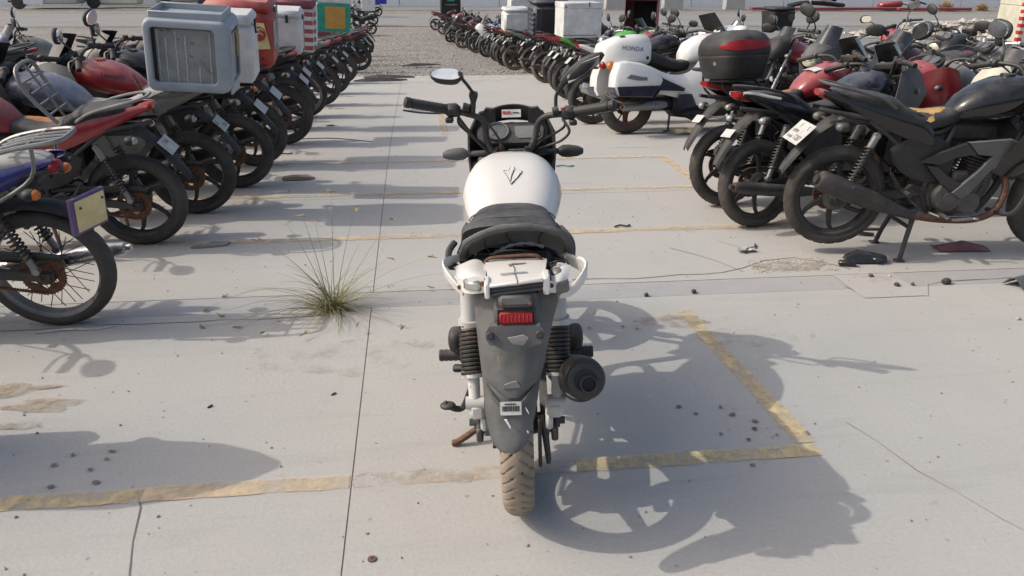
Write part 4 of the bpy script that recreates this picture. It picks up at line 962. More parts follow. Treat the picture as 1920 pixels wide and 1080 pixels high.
    # seat: rider part, torn and lifted pillion part
    S = [(.66, .80, .06, .03), (.63, .815, .10, .05), (.56, .825, .128, .055), (.46, .828, .145, .055), (.36, .832, .150, .055), (.28, .85, .150, .055), (.20, .885, .148, .055), (.12, .915, .145, .05), (.06, .925, .14, .035)]
    st = A('seat', M().loft([rx(x, z, hw, hh, 3.0, 30, .1) for x, z, hw, hh in S]), 'seat', angle=60)
    rim = [(.07, .142, .868), (.03, .134, .905), (.005, .118, .934), (0, .09, .950), (0, .048, .966), (0, -.002, .973), (0, -.051, .973), (0, -.108, .963), (.005, -.145, .944), (.03, -.165, .906), (.07, -.168, .868)]
    rp = catmull(rim, 5); rnd = random.Random(9)
    A('seat_lip', M().tube(rp, [.0115+.0012*math.sin(i*.9)+rnd.uniform(-.0008, .0008) for i in range(len(rp))], 9, flat=.85), 'lip', st)
    for dx_ in (.16, .30, .50): A('seam', M().tube([(dx_, .150*math.cos(a_)*.985, {.16: .90, .30: .845, .50: .826}[dx_]+.0558*max(0, math.sin(a_))**.66) for a_ in [math.pi*k/24 for k in range(1, 24)]], .0026, 5), 'lip', st)
    g = []
    for i, p in enumerate(rp):
        q = i/(len(rp)-1); low = Vector((.055, p.y*.86-.002, max(.868, .914-(2.05*abs(p.y+.012))**2*.42)))
        g.append([p+(low-p)*t+Vector((.03*math.sin(math.pi*t)*.6, 0, 0)) for t in (0, .25, .5, .75, 1)])
    A('seat_underside', M().sheet(g, .005), 'lip', st, angle=60)
    for y0, z0, y1, z1 in ((.075, .945, .062, .883), (.012, .965, .002, .915), (-.09, .955, -.08, .905)): A('torn_thread', M().tube([(.004, y0, z0), (.03, (y0+y1)/2+.006, (z0+z1)/2), (.05, y1, z1)], .0025, 5), 'steel_dark', st)
    rt = catmull([(.05, .06, .874), (.05, .035, .888), (.045, .0, .905), (.05, -.05, .908), (.05, -.095, .896)], 5); A('torn_edge', M().tube(rt, [.005+.002*math.sin(i*2.1) for i in range(len(rt))], 6), 'seat_grey', st)
    g = []
    for i in range(7):
        u = i/6; x = .42-.36*u; g.append([(x, .148+.012*math.sin(k*2.2+u*5)*.6, .86+.045*u-.024*k) for k in range(5)])
    A('seat_cover_flap', M().sheet(g, .004), 'seat', st, angle=60)
    A('strap', M().tube(catmull([(.10, .165, .90), (.07, .182, .88), (.05, .178, .845), (.09, .165, .83)], 5), .010, 7), 'seat')
    A('strap', M().tube(catmull([(.30, -.155, .87), (.18, -.175, .875), (.10, -.178, .87), (.06, -.172, .845)], 5), .011, 7), 'plastic')
    A('seat_pan', M().box((.14, 0, .845), (.34, .24, .06), .02).box((.03, -.02, .862), (.10, .18, .03), .01), 'ink'); A('latch_bar', M().tube(catmull([(-.01, .075, .872), (-.012, .06, .888), (-.012, 0, .893), (-.012, -.07, .893), (-.01, -.085, .875)], 4), .005, 6), 'rusty')
    for s in (1, -1): link('side_panel', side_mesh(s), 'hero_white', root, Matrix.Translation((.05, 0, .06)) @ Matrix.Scale(1.08, 4))
    # tank
    S = [(1.075, .87, .05, .035), (1.065, .88, .085, .05), (1.035, .885, .108, .064), (.985, .883, .142, .086), (.92, .872, .170, .103), (.85, .862, .184, .108), (.77, .852, .184, .106), (.69, .836, .172, .094), (.62, .815, .150, .076), (.57, .80, .12, .055), (.55, .795, .08, .03)]
    rg = []
    for x, z, hw, hh in S:
        r_ = rx(x, z, hw, hh, 3.7, 56, -.12)
        for p in r_: zn = (p.z-z)/hh; p.y *= (1-.24*max(0, zn)**1.3)*(1-.10*max(0, -zn))
        rg.append(r_)
    tk = A('fuel_tank', M().loft(rg), 'hero_white', angle=34)
    star = [(.0, .0175), (.0105, .005), (.030, .0025), (.019, -.012), (.0, -.026), (-.006, -.0265), (-.013, -.013), (-.026, .004), (-.012, .003)]
    def top(x, y):
        for a, b_ in zip(S, S[1:]):
            if b_[0] <= x <= a[0]:
                t = (a[0]-x)/(a[0]-b_[0]); zc, hw, hh = (a[k]+(b_[k]-a[k])*t for k in (1, 2, 3)); return zc+hh*(1-min(1, abs(y)/hw/.76)**3.7)**(1/3.7)
        return .9
    on = lambda q, h, k=1.: Vector((.735+q[1]*2.3*k, -.002-q[0]*1.15*k, top(.735+q[1]*2.3*k, -.002-q[0]*1.15*k)+h))
    b = M(); ring_ = catmull([(q[0], q[1], 0) for q in star], 3, True); b.loft([[on(q, .0016) for q in ring_], [on(q, .0042+.002*math.sin(i*1.7)) for i, q in enumerate(ring_)], [on(q, .004, .5) for q in ring_], [on(q, .0035, .02) for q in ring_]])
    tear = A('torn_sticker', b, 'hero_white', tk); A('torn_edge', M().tube([on(q, .003, 1.03) for q in ring_], .0013, 4, closed=True), 'plastic_grey', tk)
    A('torn_edge', M().tube([on((.006, .004), .006), on((-.002, -.012), .006), on((-.004, -.024), .005)], .0018, 4), 'plastic_grey', tk)
    A('fuel_cap', M().lathe([(0, .010), (.030, .010), (.036, .004), (.036, -.01), (0, -.01)], (1.01, -.012, .948), (-.1, 0, 1), 22).box((1.01, -.012, .96), (.012, .05, .006), .002), 'steel', tk)
    for i, (x, y, z, l_) in enumerate(((1.02, .045, .943, .03), (.995, -.03, .956, .012), (.95, .02, .969, .008), (.93, .03, .970, .006), (.97, .055, .957, .006))): A('rust_chip', M().ell((x, y, z), (.004, l_*.5, .002), Matrix.Rotation(R(25), 3, 'Z'), 8, 5), 'rusty', tk)
    A('chipped_edge', M().tube([(1.03, -.085, .925), (.99, -.115, .928), (.955, -.137, .925)], [.003, .005, .003], 6, flat=.4), 'rusty', tk)
    # front: black mask, instruments, bars, mirrors, indicators
    S = [[(1.05, .172, .87), (1.075, .178, .93), (1.10, .177, 1.02), (1.135, .150, 1.07), (1.15, .128, 1.098), (1.152, .10, 1.105)], [(1.16, .15, .86), (1.19, .155, .93), (1.20, .15, 1.02), (1.21, .128, 1.07), (1.215, .105, 1.085), (1.215, .08, 1.09)], [(1.27, .09, .85), (1.29, .09, .93), (1.28, .085, 1.0), (1.26, .07, 1.05), (1.25, .06, 1.06), (1.25, .05, 1.06)]]
    mk = M()
    for s in (1, -1): mk.sheet([[(x, s*y, z) for x, y, z in (r_ if s < 0 else r_[::-1])] for r_ in S], .008)
    mk.loft([rx(x, z, hw, hh, 2.3, 24) for x, z, hw, hh in ((1.17, .93, .12, .12), (1.25, .91, .10, .11), (1.30, .88, .06, .07), (1.315, .87, .02, .02))])
    mask = A('headlight_cowl', mk, 'plastic', angle=50); A('headlight', M().loft([rx(x, z, hw, hh, 2.2, 20) for x, z, hw, hh in ((1.27, .90, .085, .06), (1.305, .885, .065, .05), (1.325, .875, .03, .02))]), 'lens_head', mask)
    g = [[(1.155-.02*u+.035*(1-k*k), -.005+k*.108*(1-.25*u), 1.055+.065*u-.012*k*k) for k in [-1+j/5 for j in range(11)]] for u in (0, .25, .5, .75, 1)]
    A('visor', M().sheet(g, .007), 'plastic', mask, angle=50)
    for s in (1, -1): A('visor_ear', M().loft([[Vector((1.14+dx, s*a-.004, z)) for a, z in ((.066, 1.058), (.068, 1.108), (.105, 1.112), (.128, 1.082), (.135, 1.045), (.10, 1.04))] for dx in (0, .035)]), 'plastic', mask)
    A('caution_label', M().box((1.148, -.002, 1.088), (.003, .078, .034), .001, Matrix.Rotation(R(30), 3, 'Y')), 'plate', mask)
    A('label_mark', M().box((1.145, .026, 1.094), (.003, .018, .008), 0, Matrix.Rotation(R(30), 3, 'Y')).box((1.145, .008, 1.094), (.003, .012, .008), 0, Matrix.Rotation(R(30), 3, 'Y')), 'ink_red', mask)
    for dz, a, wd in ((.0, -.02, .024), (-.012, -.015, .03), (-.012, .024, .02)): A('label_print', M().box((1.1455-dz*.5, a, 1.092+dz), (.003, wd, .0022), 0, Matrix.Rotation(R(30), 3, 'Y')), 'ink', mask)
    rot = Matrix.Rotation(R(52), 3, 'Y'); nn = rot @ Vector((0, 0, 1)); nn = Vector((-.62, 0, .78)); rot = nn.to_track_quat('Z', 'Y').to_matrix()
    e_up = Vector((.78, 0, .62)); CC = Vector((1.115, .002, 1.015)); cl = M(); pts = [(.135, -.03), (.14, .02), (.12, .052), (-.12, .052), (-.14, .02), (-.135, -.03), (-.10, -.06), (.10, -.06)]
    ring = lambda k, h: [CC+Vector((0, a*k, 0))+e_up*c*k+nn*h for a, c in pts]
    cl.loft([ring(.9, -.05), ring(1, -.02), ring(1, .0), ring(.95, .008)])
    ic = A('instrument_cluster', cl, 'plastic')
    c1 = CC+Vector((0, .055, 0))+e_up*.0+nn*.008
    A('dial', M().lathe([(0, .003), (.040, .003), (.040, -.003), (0, -.003)], c1, nn, 30), 'dial', ic); A('dial_ring', M().lathe([(.040, -.002), (.047, -.002), (.047, .010), (.040, .007)], c1, nn, 30, True), 'plastic_grey', ic)
    A('dial_needle', M().tube([c1+nn*.005, c1+nn*.005+Vector((0, .02, 0))-e_up*.02], .0012, 4), 'ink_red', ic)
    c2 = CC+Vector((0, -.050, 0))+e_up*-.004+nn*.009
    A('lcd_screen', M().prism([c2+Vector((0, a, 0))+e_up*c for a, c in ((.036, .03), (-.062, .03), (-.066, -.02), (-.05, -.032), (.02, -.032), (.032, -.018))], nn*.003), 'lcd', ic)
    bars = [(.95, .373, 1.172), (.965, .332, 1.165), (1.0, .227, 1.132), (1.04, .150, 1.105), (1.055, .108, 1.075), (1.05, .098, 1.01), (1.035, .075, .962), (1.03, .02, .952), (1.03, -.02, .952), (1.035, -.068, .962), (1.045, -.094, 1.01), (1.045, -.108, 1.065), (1.025, -.145, 1.096), (.98, -.229, 1.112), (.93, -.332, 1.138), (.905, -.374, 1.144)]
    hb = A('handlebar', M().tube(catmull(bars, 5), .0125, 10), 'steel_dark', angle=60)
    for s, a, c in ((1, V(.995, .24, 1.137), V(.948, .372, 1.172)), (-1, V(.975, -.243, 1.116), V(.906, -.368, 1.145))):
        d = c-a; A('grip', M().tube([a+d*i/16 for i in range(17)], [.0185+(.0014 if i % 2 else 0) for i in range(17)], 14).tube([c+d*.02, c+d*.05, c+d*.17, c+d*.19], [.019, .021, .021, .016], 14), 'plastic', hb)
        o = a-d*.13; A('switchgear', M().box(o, (.05, .058, .05), .012, Matrix.Rotation(R(18*s), 3, 'Z')).box(o+V(-.026, 0, .004), (.014, .03, .016), .003).box(o+V(-.02, .012*s, -.034), (.035, .03, .02), .005).cyl(o+V(.01, -s*.04, .01), o+V(.01, -s*.065, .005), .018, .015, 10), 'plastic', hb)
        A('lever', M().tube(catmull([o+V(.02, 0, -.004), o+V(.05, s*.05, -.018), o+V(.03, s*.13, -.01), o+V(0, s*.19, .006)], 4), .0065, 7, flat=.6), 'plastic', hb)
        A('cable', M().tube(catmull([o+V(0, -s*.03, -.01), o+V(.03, -s*.02, -.06), (1.06, s*.12, .99), (1.09, s*.07, .93), (1.12, s*.03, .88)], 6), .005, 6), 'plastic', hb)
        A('riser', M().box((1.03, s*.058, .944), (.034, .03, .05), .008).lathe([(0, .006), (.008, .006), (.009, 0), (0, 0)], (1.022, s*.058, .972), (-.3, 0, 1), 8), 'steel_dark', hb)
    A('switch_button', M().box((.945, -.20, 1.135), (.02, .02, .008), .003), 'lens_red', hb)
    A('cable', M().tube(catmull([(.985, -.20, 1.09), (.965, -.225, 1.045), (.99, -.195, 1.005), (1.03, -.15, .98), (1.08, -.10, .95), (1.1, -.06, .90)], 6), .0055, 6), 'steel_dark', hb, 'rusty stained hanging cable'); A('cable', M().tube(catmull([(1.0, .20, 1.10), (1.035, .15, 1.02), (1.06, .10, .96), (1.08, .06, .90)], 6), .0075, 6), 'plastic', hb)
    A('cable', M().tube(catmull([(1.0, .17, 1.11), (1.01, .10, 1.085), (1.0, .05, 1.02), (1.02, .03, .97)], 6), .005, 6), 'plastic', hb)
    A('triple_clamp', M().box((1.045, 0, .912), (.08, .22, .03), .012).box((1.03, .0, .928), (.05, .13, .02), .006), 'steel_dark'); A('ignition_lock', M().lathe([(0, .012), (.022, .012), (.024, .006), (.024, -.02), (0, -.02)], (1.07, -.02, .945), (-.3, 0, 1), 18).box((1.07, -.02, .955), (.03, .07, .012), .004), 'steel'); A('spark_cap', M().cyl((1.03, .042, .965), (1.03, .04, 1.0), .010, .008, 8).cyl((1.03, .045, .945), (1.03, .042, .965), .008, .010, 8), 'rusty')
    mc = V(.95, .236, 1.272); mrot = Matrix.Rotation(R(-4), 3, 'X') @ Matrix.Rotation(R(0), 3, 'Y')
    # left mirror: lying back, its glass turned up and backwards
    ml = M(); nrm = V(-.55, .05, .83).normalized(); q = nrm.to_track_quat('Z', 'Y').to_matrix(); ux = V(0, 1, .06).normalized(); uy = nrm.cross(ux)
    def plateau(c, k, h): return [c+ux*(.060*math.copysign(abs(math.cos(a))**.85, math.cos(a))*k)+uy*((.034+.006*math.cos(a+2.6))*math.copysign(abs(math.sin(a))**.85, math.sin(a))*k)+nrm*h for a in [2*math.pi*j/26 for j in range(26)]]
    ml.loft([plateau(mc+V(.0, -.006, 0), .45, -.034), plateau(mc, .80, -.026), plateau(mc, .98, -.010), plateau(mc, 1.0, .0), plateau(mc, .96, .002)])
    ml.tube(catmull([(.965, .180, 1.258), (.985, .158, 1.225), (1.0, .139, 1.193)], 4), .0065, 8); ml.cyl((.962, .182, 1.262), (.955, .196, 1.268), .018, .016, 12); ml.tube([(1.0, .139, 1.196), (1.004, .140, 1.185), (1.008, .142, 1.16), (1.02, .149, 1.12)], [.017, .018, .011, .013], 12)
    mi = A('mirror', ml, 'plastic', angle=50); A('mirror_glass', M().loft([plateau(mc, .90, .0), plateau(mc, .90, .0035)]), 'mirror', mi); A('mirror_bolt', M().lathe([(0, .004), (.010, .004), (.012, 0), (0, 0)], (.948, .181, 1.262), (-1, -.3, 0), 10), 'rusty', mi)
    # right mirror: folded so that only its dark back shows
    mr = M(); a0, a1 = V(.97, -.200, 1.228), V(.90, -.345, 1.335); d = a1-a0; up = V(-.1, .55, .60).normalized(); nb = d.cross(up).normalized()
    def sec(t, h, th): return [a0+d*t+up*h*c+nb*th*e for c, e in ((-.8, -.3), (-.3, -1), (.5, -1), (1, -.2), (.8, .6), (0, 1), (-.7, .6))]
    mr.loft([sec(0, .014, .012), sec(.10, .020, .016), sec(.3, .030, .022), (sec(.6, .034, .022)), sec(.85, .026, .016), sec(1.0, .010, .006)])
    mr.tube(catmull([(.975, -.203, 1.222), (.99, -.190, 1.20), (1.0, -.177, 1.175), (1.0, -.175, 1.14), (.998, -.174, 1.10)], 4), .0068, 8); mr.cyl((.972, -.205, 1.228), (.99, -.188, 1.20), .013, .009, 10); mr.cyl((.998, -.174, 1.10), (.998, -.174, 1.125), .012, .010, 10)
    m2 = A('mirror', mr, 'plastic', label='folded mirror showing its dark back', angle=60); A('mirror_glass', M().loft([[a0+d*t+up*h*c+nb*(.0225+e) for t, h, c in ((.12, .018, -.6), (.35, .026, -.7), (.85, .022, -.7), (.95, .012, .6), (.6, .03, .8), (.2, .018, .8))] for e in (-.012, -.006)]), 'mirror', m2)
    for s in (1, -1):
        o = V(1.09, s*.0-.004, .942); ind = M(); ind.box(o+V(0, s*.135, 0), (.022, .13, .022), .006); ind.tube([o+V(0, s*.185, 0), o+V(0, s*.20, 0), o+V(0, s*.225, -.001), o+V(0, s*.262, -.002), o+V(0, s*.284, -.003)], [.015, .024, .026, .021, .011], 14)
        i_ = A('indicator', ind, 'plastic_grey' if s > 0 else 'plastic', angle=50); A('lens', M().ell(o+V(.012, s*.24, 0), (.022, .036, .018)), 'lens_orange', i_)
    A('horn_bracket', M().box((1.12, 0, .935), (.06, .30, .02), .006).box((1.09, .11, .90), (.05, .06, .06), .01).box((1.10, .15, .885), (.06, .05, .05), .012), 'steel_dark')
    link('mudguard', fguard_mesh(), 'hero_white', root, off)
    return root
hero()
# ------------------------------------------------------------------ the two rows of parked motorcycles
LG, RG, BG = 'motorcycles parked in the left row', 'motorcycles parked in the right row', 'motorcycles crowded behind the right row'
def emblem_wing(par, x, y, z, s, m='ink_silver', sz=1., tilt=0.):
    """feathered wing badge: five swept feathers"""
    b = M()
    for k in range(5):
        l_ = (.062-.010*k)*sz; zz = z-.011*k*sz; x0 = x-.004*k*sz
        b.prism([(x0, y, zz), (x0-.35*l_, y, zz+.016*sz), (x0-l_, y, zz+.012*sz+.006*sz), (x0-l_*.9, y, zz+.003*sz)], (0, s*.004, 0))
    return obj('wing_emblem', b, m, par)
def side_text(par, body, x, y, z, size, s, m='ink_silver', slope=0., yaw=0., roll=0., shear=0., spacing=1.):
    r_ = Vector((-s*math.cos(slope), math.sin(yaw), -s*math.sin(slope)))
    if s < 0: r_ = Vector((math.cos(slope), math.sin(yaw), math.sin(slope)))
    up = Vector((-math.sin(slope)*(1 if s < 0 else -1), -s*math.sin(roll), math.cos(slope)))
    return text('lettering', body, size, m, par, frame_mtx((x, y, z), r_, up), .0012, shear=shear, spacing=spacing)
def plate_text(d, lines, m='ink'):
    for t, px, py, sz in lines: text('lettering', t, sz, m, d['plate'], Matrix.Translation((px, py, .0018)), .0003)
P_ = make_motorcycle
# left row, front to back
d = P_('blue trail motorcycle with wire wheels, torn pale seat and a blank cream plate', LG, -1.75, 3.80, 180, dict(tank='blue', tail='blue', side='blue', seat='seat_torn', wheel='wire', rack='steel', grab=None, plate=None, seatk=1, taill=None, ind='lens_orange', mkind=1, muffler='chrome', cowl='round', cowlm='blue', tankk=1, guard='plastic', gk=1), lean=7, s=1.0)
r0 = d['root']
pm = frame_mtx((-.30, .060, .625), (-.42, -.91, 0), (-.10, 0, 1))
ph = obj('plate_holder', M().box((0, 0, -.012), (.205, .175, .022), .004), 'purple', d['guard']); ph.matrix_basis = pm
obj('number_plate', M().box((.004, .002, .002), (.172, .148, .006), .002), 'plate_cream', ph)
for q in ((-.055, .04), (.075, .045)): obj('bolt', M().lathe([(0, .004), (.006, .004), (.007, 0), (0, 0)], (q[0], q[1], .005), (0, 0, 1), 8), 'rusty', ph)
obj('tail_lens', M().ell((-.185, .045, .875), (.03, .05, .03)), 'lens_red', r0, 'broken tail lamp with a hole')
for ch in r0.children:
    k = ch.name.split('.')[0]
    if k in ('tail_panel', 'luggage_rack', 'tail_lens', 'seat'): ch.matrix_basis = Matrix.Translation((.02, 0, -.055 if k != 'seat' else -.02)) @ ch.matrix_basis @ Matrix.Diagonal((1, .76 if k == 'seat' else 1, 1, 1))
    elif k == 'mudguard' and ch is d['guard']: ch.matrix_basis = Matrix.Translation((.03, 0, -.02)) @ ch.matrix_basis
d = P_('red motorcycle with a torn orange foam seat and an upright rack lying on it', LG, -1.71, 5.00, 180, dict(tank='red_dull', tail='red', side='plastic', seat='seat', foam='foam_orange', rack=None, grab='grey', guard='plastic', wheel='black_wheel', cowl='half', cowlm='red_dull', mirrors=(1, 0), ind='lens_clear'), lean=6)
b = M(); T = lambda p, r_=.010: b.tube(catmull(p, 4), r_, 7)
T([(.30, -.13, .83), (.42, -.14, 1.0), (.46, -.12, 1.12), (.46, 0, 1.15), (.46, .12, 1.12), (.42, .14, 1.0), (.30, .13, .83)], .012)
for k in range(4): b.cyl((.335+.035*k, -.13, .88+.06*k), (.335+.035*k, .13, .88+.06*k), .006, None, 6)
b.tube([(.31, .0, .84), (.46, .0, 1.14)], .008)
obj('luggage_rack', b, 'steel', d['root'], 'steel rack bent upright over the seat')
text('lettering', '1 28', .035, 'ink', d['plate'], Matrix.Translation((0, .02, .0018)), .0003)
d = P_('slate silver motorcycle with a grey dusty seat, carrying the big open grey crate', LG, -1.55, 5.66, 181, dict(tank='silver', tail='grey', seat='seat_grey', side='grey', guard='plastic', foam=None, grab='steel', cowl='half', cowlm='plastic', shroud='plastic', ind='lens_clear', mirrors=(0, 0)), lean=6)
emblem_wing(d['tank'], .93, .153, .955, 1, 'ink_silver', 1.5)
side_text(d['tank'], 'HONDA', .93, .162, .885, .032, 1, 'ink_navy', -.1, roll=.1)
text('lettering', '8', .05, 'ink', d['plate'], Matrix.Translation((-.06, .02, .0018)), .0003); text('lettering', '7155', .04, 'ink', d['plate'], Matrix.Translation((.02, -.025, .0018)), .0003)
obj('bracing_rod', M().tube([(.22, .15, 1.02), (.20, .16, .98), (.12, .14, .70)], .009, 7), 'rusty', d['root']); obj('bracing_rod', M().tube([(-.05, .06, .98), (-.05, .06, .90)], .009, 7), 'rusty', d['root'])
d = P_('black tailed motorcycle with a long red tank, just behind the grey crate', LG, -1.40, 6.35, 180, dict(tank='red', tail='black', seat='seat_grey', cowl='half', cowlm='grey', lens='cream', screen=True, mirrors=(1, 1)), lean=7)
side_text(d['tank'], 'Unicorn', .74, .158, .93, .05, 1, 'ink', .12, roll=.25, shear=.25)
P_('black motorcycle carrying the tall white box, orange indicator at its tail', LG, -1.40, 7.11, 179, dict(tank='black', tail='black', ind='lens_orange', cowl='bikini', cowlm='grey', mirrors=(1, 0)), lean=7)
P_('black motorcycle under the large red delivery box', LG, -1.30, 8.12, 182, dict(tank='maroon', tail='plastic', spokes=5, cowl='bikini', cowlm='plastic', mirrors=(1, 1)), lean=5)
P_('black motorcycle with thin spoked alloys under the small white box', LG, -1.40, 9.2, 180, dict(tank='red_dull', tail='plastic', ind='lens_clear', cowl='round', mirrors=(0, 1)), lean=6)
P_('dark motorcycle with a bright wheel hub under the striped maroon box', LG, -1.38, 10.36, 180, dict(tank='silver', tail='plastic', spokes=5, cowl='round', cowlm='chrome', wheel='steel'), lean=6)
P_('motorcycle with a pale grey seat parked between the striped box and the teal box', LG, -1.33, 11.78, 180, dict(tank='grey', tail='grey', seat='seat_grey', cowl='half', cowlm='white'), lean=6)
P_('motorcycle under the teal box with an orange panel', LG, -1.33, 13.6, 179, dict(tank='red', tail='maroon', cowl='bikini', mirrors=(1, 1)), lean=6)
P_('dark motorcycle in the left row next after the teal box', LG, -1.36, 15.81, 181, dict(tank='black', tail='plastic'), lean=6, lod=1)
P_('motorcycle with a drooping tail at the edge of the gravel, left row', LG, -1.28, 19.69, 180, dict(tank='maroon', tail='maroon'), lean=6, lod=1)
for i, (y, t) in enumerate(((22.6, 'red'), (25.5, 'silver'), (28.2, 'black'))): P_('far motorcycle of the left row standing on the gravel with a %s tank' % ('red', 'silver', 'black')[i], LG, -1.5-.05*i, y, 180, dict(tank=t, tail=t), lean=6, lod=1)
for i, (x, y, t, lb) in enumerate(((-2.0, 40.7, 'black', 'nearest of the three tiny motorcycles at the far end of the left row'), (-2.16, 47.0, 'silver', 'tiny motorcycle with a silver tank, middle of the three at the far left row end'), (-2.2, 55, 'blue', 'farthest tiny motorcycle of the left row, below the blue box'))): P_(lb, LG, x, y, 180, dict(tank=t, tail=t), lean=6, lod=2)
# loosely parked behind the left row
BL = 'motorcycles standing behind the left row'
P_('red tailed motorcycle with a black seat standing behind the left row', BL, -3.35, 9.6, 10, dict(tank='black', tail='red', seat='seat', cowl='round'), lean=6)
P_('motorcycle with a silver headlight cowl and chrome mirrors behind the left row', BL, -3.9, 11.2, 200, dict(tank='grey', tail='grey', cowl='bikini', cowlm='silver'), lean=6)
P_('dusty dark motorcycle with its bare front facing the left row', BL, -4.6, 12.6, 15, dict(tank='black', tail='black', cowl='round', cowlm='chrome'), lean=6)
P_('motorcycle with an orange brown tank among the rear left bikes', BL, -4.1, 9.2, 190, dict(tank='orange', tail='black', cowl='half', cowlm='grey'), lean=6)
P_('maroon motorcycle farthest left behind the row', BL, -4.3, 7.6, 185, dict(tank='red_dull', tail='maroon', cowl='half', cowlm='red', screen=False), lean=6)

# right row, front to back
d = P_('black motorcycle on its centre stand with a torn foam seat and fat muffler', RG, 2.49, 4.44, -6, dict(tank='black', tail='black', seat='seat', foam='foam', scoop='plastic_grey', shroud='black', side='plastic', bars=True, stand='centre', muffler='exhaust', cowl='half', cowlm='black', spokes=6, ind='lens_grey', grab='plastic_grey', mirrors=(1, 0), taill='red_dull', handle='steel_dark'), lean=0, s=1.02, z=.055, pitch=-1.)
emblem_wing(d['tank'], 1.0, -.150, .92, -1, 'ink_silver', 1.3); side_text(d['tank'], 'HONDA', 1.005, -.152, .855, .030, -1, 'ink_silver', -.35)
plate_text(d, [('F', -.03, .03, .03), ('S.', .05, .03, .03), ('HPW', -.035, -.002, .026), ('DUBAI', -.04, -.034, .018), ('1287', .035, -.028, .036)])
side_text(d['root'], 'ZMR', .66, -.167, .43, .022, -1, 'ink_silver', .9)
d['plate'].matrix_basis = Matrix.Translation((-.03, -.02, .02)) @ d['plate'].matrix_basis @ Matrix.Scale(1.35, 4)
d = P_('black motorcycle with a dark blue tank and white tipped tail, second in the right row', RG, 2.26, 4.98, 14, dict(tank='navy', tail='black', seat='seat', muffler='exhaust', mkind=1, cowl='half', cowlm='plastic_grey', gk=0, mirrors=(0, 1), ind='lens_clear'), lean=8)
side_text(d['tank'], 'Pulsar', .80, -.160, .925, .055, -1, 'ink', -.12, roll=.15, shear=.2)
d['plate'].matrix_basis = d['plate'].matrix_basis @ Matrix.Scale(.62, 4)
obj('tail_trim', M().blade(sqp([(-.31, .918), (-.22, .915), (-.10, .89), (0, .87)]), sqp([(-.31, .900), (-.22, .895), (-.10, .875), (0, .86)]), lambda x: .126-.055*max(0, (.10-x)/.29), .006, .004, -1, 3), 'white', d['root'])
obj('tail_trim', M().blade(sqp([(-.31, .918), (-.22, .915), (-.10, .89), (0, .87)]), sqp([(-.31, .900), (-.22, .895), (-.10, .875), (0, .86)]), lambda x: .126-.055*max(0, (.10-x)/.29), .006, .004, 1, 3), 'white', d['root'])
d = P_('red tanked motorcycle with a white patch on the tank, under the black top box', RG, 2.24, 5.50, 12, dict(tank='red', tail='maroon', seat='seat', foam='foam_orange', cowl='half', cowlm='grey', mirrors=(0, 0), rack='steel_dark', grab=None), lean=8)
d['plate'].matrix_basis = d['plate'].matrix_basis @ Matrix.Scale(.62, 4)
b = M(); tt = d['tank']
g = [[(.93-.26*i/5, -.09+.135*j/5, .987 - .9*(.0+((-.09+.135*j/5)/.16)**2*.06) - .9*max(0, (.80-(.93-.26*i/5)))**2*1.2) for j in range(6)] for i in range(6)]
obj('white_patch', M().sheet(g, .003), 'white', tt)
